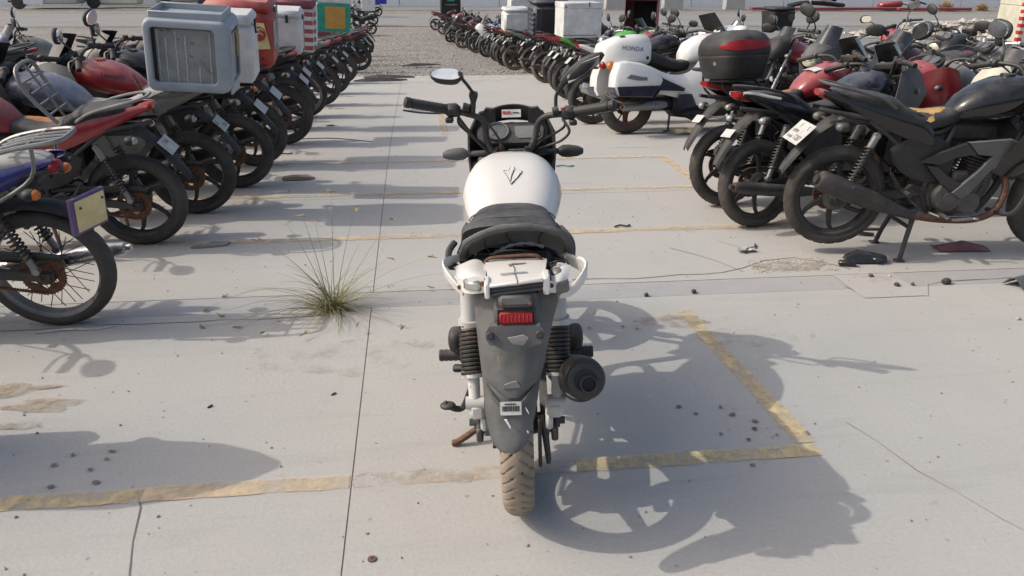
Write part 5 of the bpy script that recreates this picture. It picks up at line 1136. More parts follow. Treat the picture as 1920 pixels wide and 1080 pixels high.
# ---- the white touring motorcycle with panniers
def touring():
    root = thing('motorcycle', pose(2.25, 8.44, gz(8.44), 10, 7, 1.0), 'white police style touring motorcycle with panniers parked across the aisle', 'motorcycle', RG)
    A = lambda n, b, m, par=root, **k: obj(n, b, m, par, **k)
    for fx_, r_ in ((0, .30), (1.5, .30)):
        wh = link('wheel', rim_mesh(3, .1, .30, .14, .07), 'rusty' if fx_ == 0 else 'steel', root, Matrix.Translation((fx_, 0, 0))); link('tyre', tyre_mesh(.30, .15, 96, True), 'tyre', wh); link('brake_disc', disc_mesh(), 'rusty', wh, Matrix.Translation((0, .07, 0)))
    b = M(); b.loft([rx(x, z, hw, hh, 3.4, 28) for x, z, hw, hh in ((-.34, .80, .10, .09), (-.30, .82, .17, .13), (-.15, .85, .20, .155), (.02, .86, .205, .165), (.16, .86, .20, .16), (.19, .85, .18, .14))])
    tr = A('trunk', b, 'white', angle=50)
    side_text(tr, 'HONDA', -.03, -.2065, .875, .062, -1, 'ink_navy', -.10, spacing=1.1)
    A('latch', M().box((.14, -.2, .78), (.03, .012, .03), .004), 'ink', tr); A('handle_slot', M().box((-.12, -.14, 1.0), (.06, .03, .02), .006), 'plastic_grey', tr)
    A('tail_light', M().box((-.315, -.09, .72), (.06, .10, .08), .02), 'lens_red'); A('tail_light', M().box((-.315, .09, .72), (.06, .10, .08), .02), 'lens_red'); A('indicator', M().box((-.265, -.17, .71), (.07, .06, .08), .02), 'lens_orange')
    for s in (1, -1):
        pb = M(); poly = lambda k: [(-.30, .46), (-.27, .40), (.14, .38), (.20, .45), (.26, .55), (.20, .66), (.02, .73), (-.16, .76), (-.24, .74), (-.29, .60)]
        c = Vector((-.03, 0, .56))
        def ringy(y, k): return [Vector((c.x+(x-c.x)*k, s*y, c.z+(z-c.z)*k)) for x, z in poly(0)]
        pb.loft([ringy(.16, .94), ringy(.19, 1.0), ringy(.30, 1.0), ringy(.345, .96), ringy(.362, .86)])
        pn = A('pannier', pb, 'white', angle=40)
        lo = M(); pl_ = [(-.302, .50), (-.285, .44), (-.265, .395), (.145, .374), (.205, .45), (.24, .52)]
        lo.sheet([[(x, s*y, z) for y in ((.19, .30, .347, .365) if s < 0 else (.365, .347, .30, .19))] for x, z in ((-.305, .50), (-.306, .46), (-.272, .395), (.145, .372), (.21, .45), (.235, .505))], .004)
        pp = [(-.295, .505), (-.262, .41), (.13, .392), (.19, .45), (.22, .505)]
        lo.prism([(x*.93, s*.362, .015+z*.965) for x, z in pp], (0, s*.006, 0))
        A('pannier_base', lo, 'navy', pn)
        A('reflector', M().prism([(-.17, s*.3635, .585), (-.12, s*.3635, .62), (.02, s*.3635, .59), (.06, s*.3635, .59), (.065, s*.3635, .555), (-.05, s*.3635, .56)], (0, s*.004, 0)), 'steel', pn)
        A('body_panel', M().blade([(.16, .70), (.35, .62), (.52, .60), (.66, .66), (.80, .86), (.95, .97), (1.12, .99), (1.30, .93)], [(.18, .42), (.35, .40), (.52, .36), (.66, .30), (.80, .26), (.95, .24), (1.12, .26), (1.22, .45)], lambda x: .19+.06*max(0, min(1, (x-.5)/.4))-.10*max(0, (x-1.05)/.25), .03, .006, s, 8), 'white', angle=50)
        A('knee_recess', M().prism([(.22, s*.225, .56), (.28, s*.225, .58), (.56, s*.225, .46), (.55, s*.225, .43), (.24, s*.225, .45)], (0, s*.02, 0)), 'navy'); A('recess_gap', M().prism([(.26, s*.24, .545), (.33, s*.24, .555), (.30, s*.24, .50), (.25, s*.24, .47)], (0, s*.008, 0)), 'ink')
        A('lower_cover', M().prism([(.50, s*.215, .40), (.64, s*.215, .40), (.70, s*.215, .28), (.54, s*.215, .24), (.46, s*.215, .28)], (0, s*.03, 0)), 'navy'); A('vent', M().box((.80, s*.282, .66), (.05, .012, .16), .004, Matrix.Rotation(R(28), 3, 'Y')), 'steel')
        for k in range(2): A('vent_hole', M().prism([(.86+.02*k, s*.285, .48-.22*k), (1.06, s*.285, .44-.2*k), (.98, s*.285, .37-.16*k), (.88, s*.285, .40-.18*k)], (0, s*.01, 0)), 'ink')
        mf = M().tube([(.36, s*.20, .30), (.30, s*.21, .295), (-.06, s*.215, .295), (-.14, s*.215, .295), (-.145, s*.215, .295)], [.03, .047, .049, .047, .035], 20); A('muffler', mf, 'steel'); A('tail_pipe', M().cyl((-.14, s*.215, .295), (-.17, s*.215, .295), .02), 'rusty')
        A('fork', M().cyl((1.5, s*.10, .30), (1.24, s*.10, .86), .026), 'steel'); A('mirror', M().ell((1.12, s*.36, 1.02), (.07, .10, .06), None, 14, 9, .8).box((1.14, s*.27, 1.0), (.05, .12, .03), .01), 'white')
    A('seat', M().loft([rx(x, z, hw, hh, 3, 26) for x, z, hw, hh in ((.14, .80, .13, .06), (.18, .80, .16, .08), (.30, .755, .165, .07), (.42, .715, .165, .07), (.56, .69, .15, .065), (.66, .70, .12, .06), (.70, .72, .08, .03))]), 'seat', angle=60)
    A('fuel_tank', M().loft([rx(x, z, hw, hh, 2.6, 28) for x, z, hw, hh in ((.62, .78, .09, .08), (.68, .82, .15, .12), (.80, .85, .185, .15), (.95, .87, .19, .15), (1.08, .87, .15, .12), (1.12, .86, .10, .08))]), 'white', angle=60)
    fr = M(); fr.loft([rx(x, z, hw, hh, 2.5, 28) for x, z, hw, hh in ((1.08, .92, .30, .14), (1.20, .92, .31, .18), (1.35, .86, .27, .19), (1.48, .78, .18, .15), (1.55, .74, .09, .07))]); f_ = A('fairing', fr, 'white', angle=50)
    g = [[(1.16-.16*u-.10*k*k, .18*k*(1-.25*u*u), 1.0+.23*u-.02*k*k) for k in [-1+j/5 for j in range(11)]] for u in [i/6 for i in range(7)]]
    A('windscreen', M().sheet(g, .006), 'ink', f_, angle=60); A('headlight', M().box((1.53, 0, .78), (.06, .22, .11), .03), 'lens_head', f_)
    A('engine', M().box((.72, 0, .32), (.46, .34, .30), .06).box((.40, 0, .30), (.34, .20, .14), .04).cyl((.25, -.12, .30), (.02, -.09, .30), .05, .04), 'engine_black'); A('belly', M().box((.85, 0, .20), (.56, .42, .10), .04), 'ink')
    A('handlebar', M().tube(catmull([(.86, .34, 1.04), (.98, .22, 1.06), (1.06, .06, 1.02), (1.06, -.06, 1.02), (.98, -.22, 1.06), (.86, -.34, 1.04)], 5), .014, 8), 'plastic'); A('crash_guard', M().tube(catmull([(.16, -.17, .33), (-.10, -.40, .33), (-.26, -.39, .35), (-.33, -.2, .42)], 5), .012, 8), 'steel_dark'); A('centre_stand', M().tube([(.45, -.12, .22), (.42, -.14, .02), (.36, -.16, .01)], .012, 7), 'steel_dark')
    hv = M().ell((.10, -.0, 0), (.001, .001, .001))
    return root
touring()
P_('dark motorcycle with a white and red tail right behind the white touring one', RG, 2.05, 9.26, 4, dict(tank='black', tail='white', muffler='chrome', mirrors=(0, 0), cowl='round', guard='plastic'), lean=6)
d = P_('red tanked motorcycle carrying the square white box', RG, 2.30, 10.9, 3, dict(tank='red', tail='maroon', seat='seat_grey', cowl=None, mirrors=(0, 0), foam=None), lean=4)
P_('motorcycle with bright green bodywork behind the white box bike', RG, 2.35, 12.2, 3, dict(tank='green', tail='green', side='green', shroud='green', cowl='half', cowlm='green', mirrors=(0, 0)), lean=5)
P_('motorcycle with a dusty tan rear tyre and rusty hub in the right row', RG, 2.44, 13.2, 5, dict(tank='silver', tail='red', wheel='steel', mirrors=(0, 1), cowl='round'), lean=6)
P_('motorcycle with a broken red tail and low wide frame behind the tan tyre one', RG, 2.50, 15.49, 4, dict(tank='red_dull', tail='red', mkind=1, cowl='bikini'), lean=6)
P_('maroon tailed motorcycle with a black muffler, on the edge of the gravel', RG, 2.62, 18.1, 5, dict(tank='maroon', tail='maroon', mkind=1), lean=6, lod=1)
P_('motorcycle with brown dusty wheels beside the maroon tailed one', RG, 2.35, 19.27, 6, dict(tank='black', tail='grey', wheel='rusty'), lean=6, lod=1)
P_('motorcycle with an orange brown side panel under the round edged white box', RG, 2.33, 20.8, 3, dict(tank='orange', tail='orange', seat='seat'), lean=6, lod=1)
cols = [('maroon', 'maroon'), ('red', 'maroon'), ('black', 'maroon'), ('white', 'red'), ('blue', 'maroon'), ('silver', 'plastic'), ('maroon', 'maroon'), ('black', 'black'), ('red', 'maroon'), ('maroon', 'red')]
desc = ['deep maroon', 'red tanked', 'black tanked', 'white and red', 'blue tanked', 'silver tanked', 'all maroon', 'all black', 'bright red tanked', 'maroon and red']
pos = [(2.4, 22.3), (2.47, 24.96), (2.5, 27.5), (2.36, 29.7), (2.2, 31.0), (1.94, 32.6), (1.8, 36.0), (1.66, 38.0), (1.45, 40.5), (1.16, 43.2)]
for (x, y), (a, t), ds in zip(pos, cols, desc): P_('%s motorcycle far down the right row on the gravel' % ds, RG, x, y, 3, dict(tank=a, tail=t), lean=6, lod=1 if y < 28 else 2)
# crowd behind the right row
rows = [
 (4.75, 9.35, 218, dict(tank='red', tail='black', cowl='bikini', cowlm='plastic', lens='lens_head', fork='chrome'), 'red motorcycle with a pointed cream headlight facing the camera'),
 (4.75, 8.25, 214, dict(tank='navy', tail='red', cowl='half', cowlm='plastic_grey', lens='lens_head', fork='chrome'), 'dark fairing motorcycle with a tall screen in front of the asphalt'),
 (5.3, 7.75, 204, dict(tank='maroon', tail='black', cowl='bikini', cowlm='plastic', lens='cream', fork='chrome', mirrors=(0, 0)), 'maroon motorcycle with a round cream lamp under a dark cowl'),
 (4.75, 6.15, 200, dict(tank='grey', tail='black', cowl='half', cowlm='red', lens='plastic', mirrors=(0, 0), screen=False), 'motorcycle with a red and black split fairing near the big mirror'),
 (5.0, 5.45, 192, dict(tank='red', tail='red', cowl='bikini', cowlm='cream', lens='cream', screen=True, mirrors=(1, 1)), 'cream nosed red motorcycle with a dark visor near the right edge'),
 (4.6, 10.4, 215, dict(tank='silver', tail='black', cowl='round', fork='chrome', mirrors=(1, 0)), 'silver tanked bare motorcycle below the small black top box'),
 (6.4, 10.3, 60, dict(tank='red', tail='plastic', cowl='round', cowlm='plastic'), 'red tanked motorcycle standing apart by the asphalt'),
 (5.7, 8.9, 20, dict(tank='black', tail='red', seat='seat', cowl=None, mirrors=(0, 0)), 'motorcycle with a raised black seat and a small red tail'),
 (6.0, 7.3, 200, dict(tank='grey', tail='black', cowl=None, mirrors=(0, 0), handle='chrome'), 'stripped grey motorcycle without a headlight'),
 (7.3, 9.6, 190, dict(tank='blue', tail='blue', side='blue', cowl='round'), 'blue motorcycle under the red and white checked box'),
 (6.2, 5.9, 195, dict(tank='black', tail='white', cowl='bikini', mirrors=(1, 0)), 'black and white motorcycle behind the cream nosed one'),
 (4.3, 11.8, 200, dict(tank='black', tail='grey', cowl='bikini', cowlm='white', screen=False), 'white cowled motorcycle in the far junk cluster'),
 (3.9, 13.2, 205, dict(tank='maroon', tail='black', cowl='round', cowlm='chrome', handle='chrome'), 'motorcycle with chrome bars under the open maroon box'),
 (4.9, 13.0, 215, dict(tank='white', tail='maroon', cowl='half', cowlm='white', screen=False), 'white and maroon faired motorcycle in the junk cluster'),
 (5.4, 14.6, 200, dict(tank='black', tail='black', cowl=None), 'stripped black motorcycle at the back of the cluster'),
 (3.9, 15.6, 195, dict(tank='grey', tail='black', cowl='round'), 'grey motorcycle behind the open maroon box'),
 (4.2, 17.5, 200, dict(tank='black', tail='red', cowl='half', cowlm='black'), 'black faired motorcycle behind the large dark box'),
 (4.0, 20.5, 190, dict(tank='blue', tail='black', cowl='round', cowlm='chrome'), 'blue tanked motorcycle far behind the white boxes'),
 (3.7, 23.5, 185, dict(tank='red', tail='red', cowl='bikini', cowlm='red'), 'red motorcycle far behind the white boxes'),
 (3.6, 26.5, 190, dict(tank='silver', tail='black', cowl='round', cowlm='chrome'), 'silver motorcycle with shiny mirrors far back'),
 (3.5, 29.5, 185, dict(tank='white', tail='red', cowl='half', cowlm='white'), 'white faired motorcycle far back on the gravel'),
 (3.2, 33.0, 188, dict(tank='black', tail='black', cowl='round'), 'black motorcycle far back on the gravel'),
 (2.9, 36.5, 190, dict(tank='maroon', tail='maroon', cowl='bikini'), 'maroon motorcycle far back on the gravel'),
 (6.3, 13.2, 170, dict(tank='black', tail='black', cowl='bikini', handle='chrome'), 'dusty black motorcycle right of the junk cluster')]
for i, (x, y, h, st, lb) in enumerate(rows): P_(lb, BG, x, y, h, st, lean=7, lod=0 if y < 9 else 1 if y < 24 else 2, steer=(-22, 12, 18, -10)[i % 4])
# the bike whose shadow enters from the left
P_('motorcycle just past the left edge, its tail shadow lying on the concrete', LG, -1.93, 2.60, 180, dict(tank='black', tail='black', plate=None, mirrors=(0, 0), grab=None), lean=6, lod=1)

d_ = [o for o in COL.objects if o.get('label', '').startswith('motorcycle just past')][0]
obj('shadow_filler', M().loft([rx(x, z, hw, hh, 2.4, 24) for x, z, hw, hh in ((.45, .80, .10, .10), (.30, .84, .19, .14), (.05, .89, .21, .14), (-.15, .92, .17, .10), (-.30, .93, .10, .06), (-.40, .935, .03, .02))]), 'plastic', d_)  # wide cowl added out of view so the tail's cast shadow is solid
# ------------------------------------------------------------------ boxes standing on the bikes
def bx_mtx(x, y, z, hd=0, tx=0, ty=0): return Matrix.Translation((x, y, z)) @ Matrix.Rotation(R(hd), 4, 'Z') @ Matrix.Rotation(R(tx), 4, 'X') @ Matrix.Rotation(R(ty), 4, 'Y')
gm(crate=mat('blue_grey_moulded_plastic', (.31, .345, .38), .5, dust=.3, dcol=(.40, .40, .39), var=.15), crate_in=mat('grey_inner_panel', (.27, .285, .28), .7, dust=.25, var=.3), glue=mat('dried_white_glue', (.55, .53, .48), .9, dust=.1, bump=.8, scale=30),
   box_red=mat('faded_red_fibreglass', (.34, .028, .016), .45, dust=.45, dcol=(.62, .44, .40)), box_maroon=mat('faded_maroon_fibreglass', (.20, .035, .05), .5, dust=.4, dcol=(.45, .36, .35)), box_white=mat('white_fibreglass', (.62, .62, .61), .5, dust=.2), teal=mat('teal_panel', (.02, .30, .22), .5, dust=.2), amber=mat('sun_bleached_amber_panel', (.50, .28, .06), .7, dust=.1),
   stripe=mat('grey_red_stripe', (.30, .06, .06), .6, dust=.2), navy_box=mat('dark_navy_box', (.025, .03, .05), .5, dust=.25), box_black=mat('black_fabric_box', (.015, .016, .016), .8, dust=.15), blue_box=mat('strong_blue_plastic', (.02, .03, .35), .5, dust=.15), card=mat('cardboard', (.36, .22, .12), .9, dust=.1))
# open grey crate: moulded frame, inner panel with glue beads, tray top
def crate():
    root = thing('crate', bx_mtx(-1.42, 5.56, .90, 3, 5, 4), 'large open blue grey plastic crate standing on the silver motorcycle tail', 'crate')
    W_, D_, H_ = .50, .48, .44
    def rr(cx, cz, w_, h, r_, y, axis=1, n=6):          # rounded rectangle ring
        o = []
        for (sx, sz, a0) in ((1, 1, 0), (-1, 1, 90), (-1, -1, 180), (1, -1, 270)):
            for k in range(n+1):
                a = R(a0+90*k/n); p_, q_ = cx+sx*(w_/2-r_)+r_*math.cos(a), cz+sz*(h/2-r_)+r_*math.sin(a); o.append(Vector((p_, y, q_)) if axis == 1 else Vector((y, p_, q_)))
        return o
    zc = H_/2
    fr = obj('crate_shell', M().loft([rr(0, zc, W_*.97, H_*.97, .04, D_/2), rr(0, zc, W_, H_, .05, D_/2-.02), rr(0, zc, W_, H_, .05, -D_/2+.05), rr(0, zc, W_*.97, H_*.97, .05, -D_/2), rr(0, zc, W_*.94, H_*.94, .05, -D_/2-.006),
        rr(-.018, zc+.004, W_-.115, H_-.10, .03, -D_/2-.006), rr(-.018, zc+.004, W_-.125, H_-.11, .03, -D_/2+.004), rr(-.018, zc+.004, W_-.125, H_-.11, .02, -D_/2+.055)]), 'crate', root, angle=50)
    obj('side_frame', M().loft([rr(-.02, zc, D_-.10, H_-.06, .03, W_/2-.004, 0), rr(-.02, zc, D_-.11, H_-.07, .03, W_/2+.012, 0), rr(-.02, zc, D_-.16, H_-.12, .02, W_/2+.012, 0), rr(-.02, zc, D_-.17, H_-.13, .02, W_/2-.02, 0)], caps=False), 'crate', root, angle=50)
    obj('side_opening', M().box((W_/2+.001, .03, zc), (.004, D_-.20, H_-.14), 0), 'ink', root)
    lip = M(); lt = .014
    for y in (-D_/2+.055, D_/2-.05): lip.box((0, y, H_+.014), (W_-.07, lt, .050), .005)
    for x in (-W_/2+.042, W_/2-.042): lip.box((x, 0, H_+.014), (lt, D_-.118, .050), .005)
    obj('tray_rim', lip, 'crate', root)
    pan = obj('inner_panel', M().box((-.018, -D_/2+.046, H_/2), (W_-.13, .012, H_-.12), .002), 'crate_in', root)
    obj('dark_gap', M().box((-.018-(W_-.13)/2+.010, -D_/2+.0385, H_/2), (.020, .004, H_-.12), 0), 'ink', pan)
    rnd = random.Random(3)
    for x, z0, z1 in ((-.17, .03, .40), (-.125, .03, .36), (-.065, .03, .40), (-.01, .03, .37), (.065, .03, .19), (.135, .03, .40)):
        g = M(); z = z0+.03
        while z < z1-.03: g.ell((x+rnd.uniform(-.002, .002), -D_/2+.038, z), (.0046, .004, .0062), None, 6, 5); z += .0105
        obj('glue_bead', g, 'glue', pan)
    obj('loose_strip', M().tube([(.07, -D_/2+.035, .20), (.10, -D_/2+.03, .15), (.15, -D_/2+.035, .11)], .003, 5), 'card', pan)
    for x, z, l_ in ((-.14, .365, .02), (-.10, .37, .025), (.03, .30, .02), (.02, .22, .025), (-.05, .32, .012)): obj('scratch', M().box((x, -D_/2+.0392, z), (l_, .002, .004), 0, Matrix.Rotation(R(20), 3, 'Y')), 'ink', pan)
    obj('inner_panel', M().box((W_/2+.005, -.10, zc), (.006, .16, H_-.16), .002), 'crate_in', root)
    obj('torn_foil', M().tube(catmull([(W_/2+.006, .03, .36), (W_/2+.010, .06, .31), (W_/2+.006, .08, .26), (W_/2+.008, .05, .19)], 5), .007, 5), 'foam', root); obj('broken_skirt', M().box((W_/2-.004, -.03, .0), (.012, .34, .05), .003, Matrix.Rotation(R(-6), 3, 'X')), 'crate', root)
    return root
crate()
def delivery_box(label, x, y, z, sz, m, hd=0, tx=0, ty=0, group=None, lid=None, bev=.02, taper=0.):
    root = thing('delivery_box', bx_mtx(x, y, z, hd, tx, ty), label, 'delivery box', group); w_, d_, h = sz
    b = M()
    if taper: b.loft([[Vector((sx*w_/2*k, sy*d_/2*k, zz)) for sx, sy in ((-1, -.9), (-.9, -1), (.9, -1), (1, -.9), (1, .9), (.9, 1), (-.9, 1), (-1, .9))] for zz, k in ((0, 1-taper*.6), (.02, 1-taper*.5), (h*.80, 1), (h*.80+.001, 1))])
    else: b.box((0, 0, h*.42), (w_, d_, h*.84), bev)
    obj('box_body', b, m, root); obj('lid', M().box((0, 0, h*.92), (w_*1.015, d_*1.015, h*.17), bev*1.3), lid or m, root)
    return root
bw = delivery_box('tall narrow white box with a black latch, behind the grey crate', -1.30, 6.13, .87, (.33, .33, .46), 'box_white', 2, 6, 3)
obj('latch', M().box((.171, .02, .39), (.012, .035, .05), .003).box((.171, .03, .34), (.012, .012, .06), .002, Matrix.Rotation(R(25), 3, 'X')), 'ink', bw)
br_ = delivery_box('large faded red delivery box with a round emblem', -1.42, 7.20, .87, (.52, .50, .52), 'box_red', 2, 7, 4, bev=.035)
obj('emblem_panel', M().prism([(.2625, -.18, .37), (.2625, -.02, .37), (.2625, .05, .17), (.2625, -.16, .14)], (.003, 0, 0)), 'seat_torn', br_); obj('emblem_panel', M().prism([(.02, -.2525, .37), (.20, -.2525, .37), (.245, -.2525, .17), (.04, -.2525, .15)], (0, -.003, 0)), 'plate_cream', br_)
o = obj('round_emblem', M().lathe([(0, .0055), (.07, .0055), (.07, 0)], (.15, -.2525, .28), (0, -1, 0), 26), 'plate_cream', br_); obj('round_emblem', M().lathe([(0, .008), (.058, .008), (.058, .004)], (.155, -.2525, .285), (0, -1, 0), 26), 'box_red', o)
for dx, dz in ((-.012, .014), (.012, -.012), (.015, .022)): obj('emblem_stroke', M().tube(catmull([(.13+dx, -.2615, .29+dz), (.155+dx, -.2615, .305+dz), (.18+dx, -.2615, .29+dz)], 4), .004, 5), 'plate_cream', o)
obj('side_strip', M().box((.262, .12, .26), (.004, .14, .38), 0), 'crate_in', br_)
b2 = delivery_box('small white box squeezed between the red and the maroon boxes', -1.26, 8.35, .84, (.36, .34, .40), 'box_white', 3, 6, 3); obj('latch', M().box((.186, .0, .33), (.010, .03, .05), .002).box((.05, -.175, .33), (.025, .01, .07), .002), 'ink', b2)
b3 = delivery_box('maroon delivery box with striped grey and red edge', -1.30, 9.15, .80, (.52, .48, .52), 'box_white', 2, 6, 4, lid='box_maroon', bev=.025)
obj('front_panel', M().box((-.03, -.243, .20), (.36, .006, .36), 0), 'box_maroon', b3)
for k in range(5): obj('edge_stripe', M().box((.20, -.2435, .05+.085*k), (.085, .007, .042), 0), 'stripe', b3); obj('edge_stripe', M().box((.2635, -.19, .05+.085*k), (.007, .085, .042), 0), 'stripe', b3)
obj('direction_arrow', M().prism([(-.02, -.244, .425), (.02, -.244, .44), (.02, -.244, .43), (.08, -.244, .43), (.07, -.244, .418), (.02, -.244, .418), (.02, -.244, .41)], (0, -.004, 0)), 'ink', b3)
b4 = delivery_box('teal box with a bleached orange panel on its side', -1.02, 11.1, .83, (.42, .42, .42), 'teal', 4, 4, 3, lid='box_white', bev=.012)
obj('square_panel', M().box((.02, -.213, .18), (.25, .006, .27), 0), 'amber', b4); obj('square_panel', M().box((.2125, .02, .18), (.006, .22, .27), 0), 'amber', b4)
delivery_box('far white box above the last bikes of the left row', -2.38, 47.0, -.82, (.75, .5, .7), 'box_white', 0); delivery_box('far strong blue box at the end of the left row', -2.0, 54.6, -.80, (.8, .5, .55), 'blue_box', 0, lid='box_white')
b5 = delivery_box('square white metal box with a wire rail on top, over the red tank bike', 2.13, 10.75, .775, (.50, .50, .42), 'box_white', 3, 0, 0, bev=.006)
rl = M()
for x, y in ((-.1, .15), (0, .15), (.1, .15), (.24, .15)): rl.cyl((x, y, .42), (x, y, .54), .006, None, 6)
rl.tube([(-.1, .15, .54), (.24, .15, .54)], .006, 6); obj('wire_rail', rl, 'white_tube', b5)
obj('latch', M().box((.08, -.256, .40), (.012, .008, .06), 0).box((-.22, -.256, .37), (.015, .008, .025), 0), 'steel_dark', b5); obj('rust_line', M().box((-.03, -.2555, .03), (.45, .004, .006), 0), 'rusty', b5)
delivery_box('round edged white cooler box farther down the right row', 2.42, 19.9, .14, (.60, .52, .55), 'box_white', 4, 3, 0, bev=.05); delivery_box('upright white box above the white cooler box', 2.85, 22.6, .30, (.55, .5, .55), 'box_white', 4)
b6 = delivery_box('big dark navy box with ribbed side behind the white boxes', 2.62, 16.2, .33, (.72, .62, .70), 'navy_box', 4, 2, 0, bev=.06)
obj('recess_panel', M().box((.05, -.315, .30), (.5, .012, .46), .004), 'box_black', b6)
for k in range(5): obj('rib', M().box((-.35, -.12, .08+.09*k), (.05, .36, .045), .012), 'navy_box', b6)
bt = delivery_box('far black box with a teal emblem at the end of the right row', 1.95, 43.6, -.78, (1.0, .7, .95), 'box_black', 3); obj('emblem_mark', M().box((0, -.36, .72), (.36, .012, .20), 0), 'teal', bt); obj('emblem_mark', M().box((0, -.36, .45), (.6, .012, .05), 0), 'steel', bt)
obm = thing('delivery_box', bx_mtx(3.85, 13.9, .56, -20, 0, 0), 'open maroon box showing its dark inside, in the junk cluster', 'delivery box')
obj('box_body', M().box((0, .24, .28), (.54, .012, .54), .003).box((-.265, 0, .28), (.012, .48, .54), .003).box((.265, 0, .28), (.012, .48, .54), .003).box((0, 0, .012), (.54, .48, .014)).box((0, 0, .55), (.56, .52, .02), .01), 'box_maroon', obm); obj('torn_lining', M().box((.05, .225, .28), (.42, .01, .44)), 'box_black', obm)
tb = delivery_box('small black top box with a round sticker in the crowd', 4.95, 11.0, .83, (.34, .32, .30), 'plastic', 10, 0, 0, bev=.05, taper=.25); obj('round_sticker', M().lathe([(0, .004), (.055, .004), (.055, 0)], (.10, -.164, .17), (0, -1, 0), 18), 'plastic_grey', tb)
cb = delivery_box('white box with red and white checked edges near the right margin', 7.55, 9.55, .80, (.52, .55, .50), 'cream', -8, 0, 0, bev=.008)
for k in range(6):
    for dx in (-.24, .24): obj('edge_check', M().box((dx, -.277, .04+.08*k), (.05, .006, .04), 0), 'ink_red', cb)
    obj('edge_check', M().box((-.22+.085*k, -.281, .475), (.042, .006, .04), 0), 'ink_red', cb); obj('edge_check', M().box((-.262, -.24, .04+.08*k), (.006, .05, .04), 0), 'ink_red', cb)
# rounded black top box with red lens
def top_box():
    root = thing('top_box', bx_mtx(2.17, 5.42, .93, 14, -7, 0), 'rounded black top box with a wide red reflector, on a bike rack', 'top box')
    n = 36; pw = lambda q, e: math.copysign(abs(q)**e, q)
    def ring(z, k, dx=0): return [Vector((dx+.205*k*pw(math.cos(a), .62), .215*k*pw(math.sin(a), .62), z)) for a in [2*math.pi*j/n for j in range(n)]]
    lo = obj('box_base', M().loft([ring(0, .78), ring(.008, .83), ring(.06, .92), ring(.13, .99), ring(.14, 1.0), ring(.148, .99)]), 'plastic', root, angle=60)
    obj('seam', M().loft([ring(.147, .985), ring(.157, .985)]), 'ink', root)
    li = obj('lid', M().loft([ring(.155, 1.0), ring(.175, 1.015), ring(.215, 1.0), ring(.255, .93, .004), ring(.285, .80, .01), ring(.305, .58, .016), ring(.313, .30, .02)]), 'plastic', root, angle=60)
    def on(a, z):                                   # point on the lid surface, slightly proud
        k = 1.025 if z < .215 else 1.0-.0*(z-.215)+.02-(z-.215)*1.2
        return Vector((.208*k*pw(math.cos(a), .62), .218*k*pw(math.sin(a), .62), z))
    g = []
    for i in range(17):
        u = i/16; a = R(200+112*u); h = .032*math.sin(math.pi*u)**.8+.001; zc = .205+.016*u
        g.append([on(a, zc+h*v_)*1.0 for v_ in (1, .5, 0, -.5, -1)])
    obj('reflector', M().sheet(g, -.012), 'lens_red', li, angle=60)
    obj('mounting_plate', M().box((0, 0, -.012), (.24, .22, .022), .006), 'steel_dark', root)
    obj('lock', M().cyl((-.17, -.06, .10), (-.198, -.07, .10), .014), 'steel', lo)
    return root
top_box()
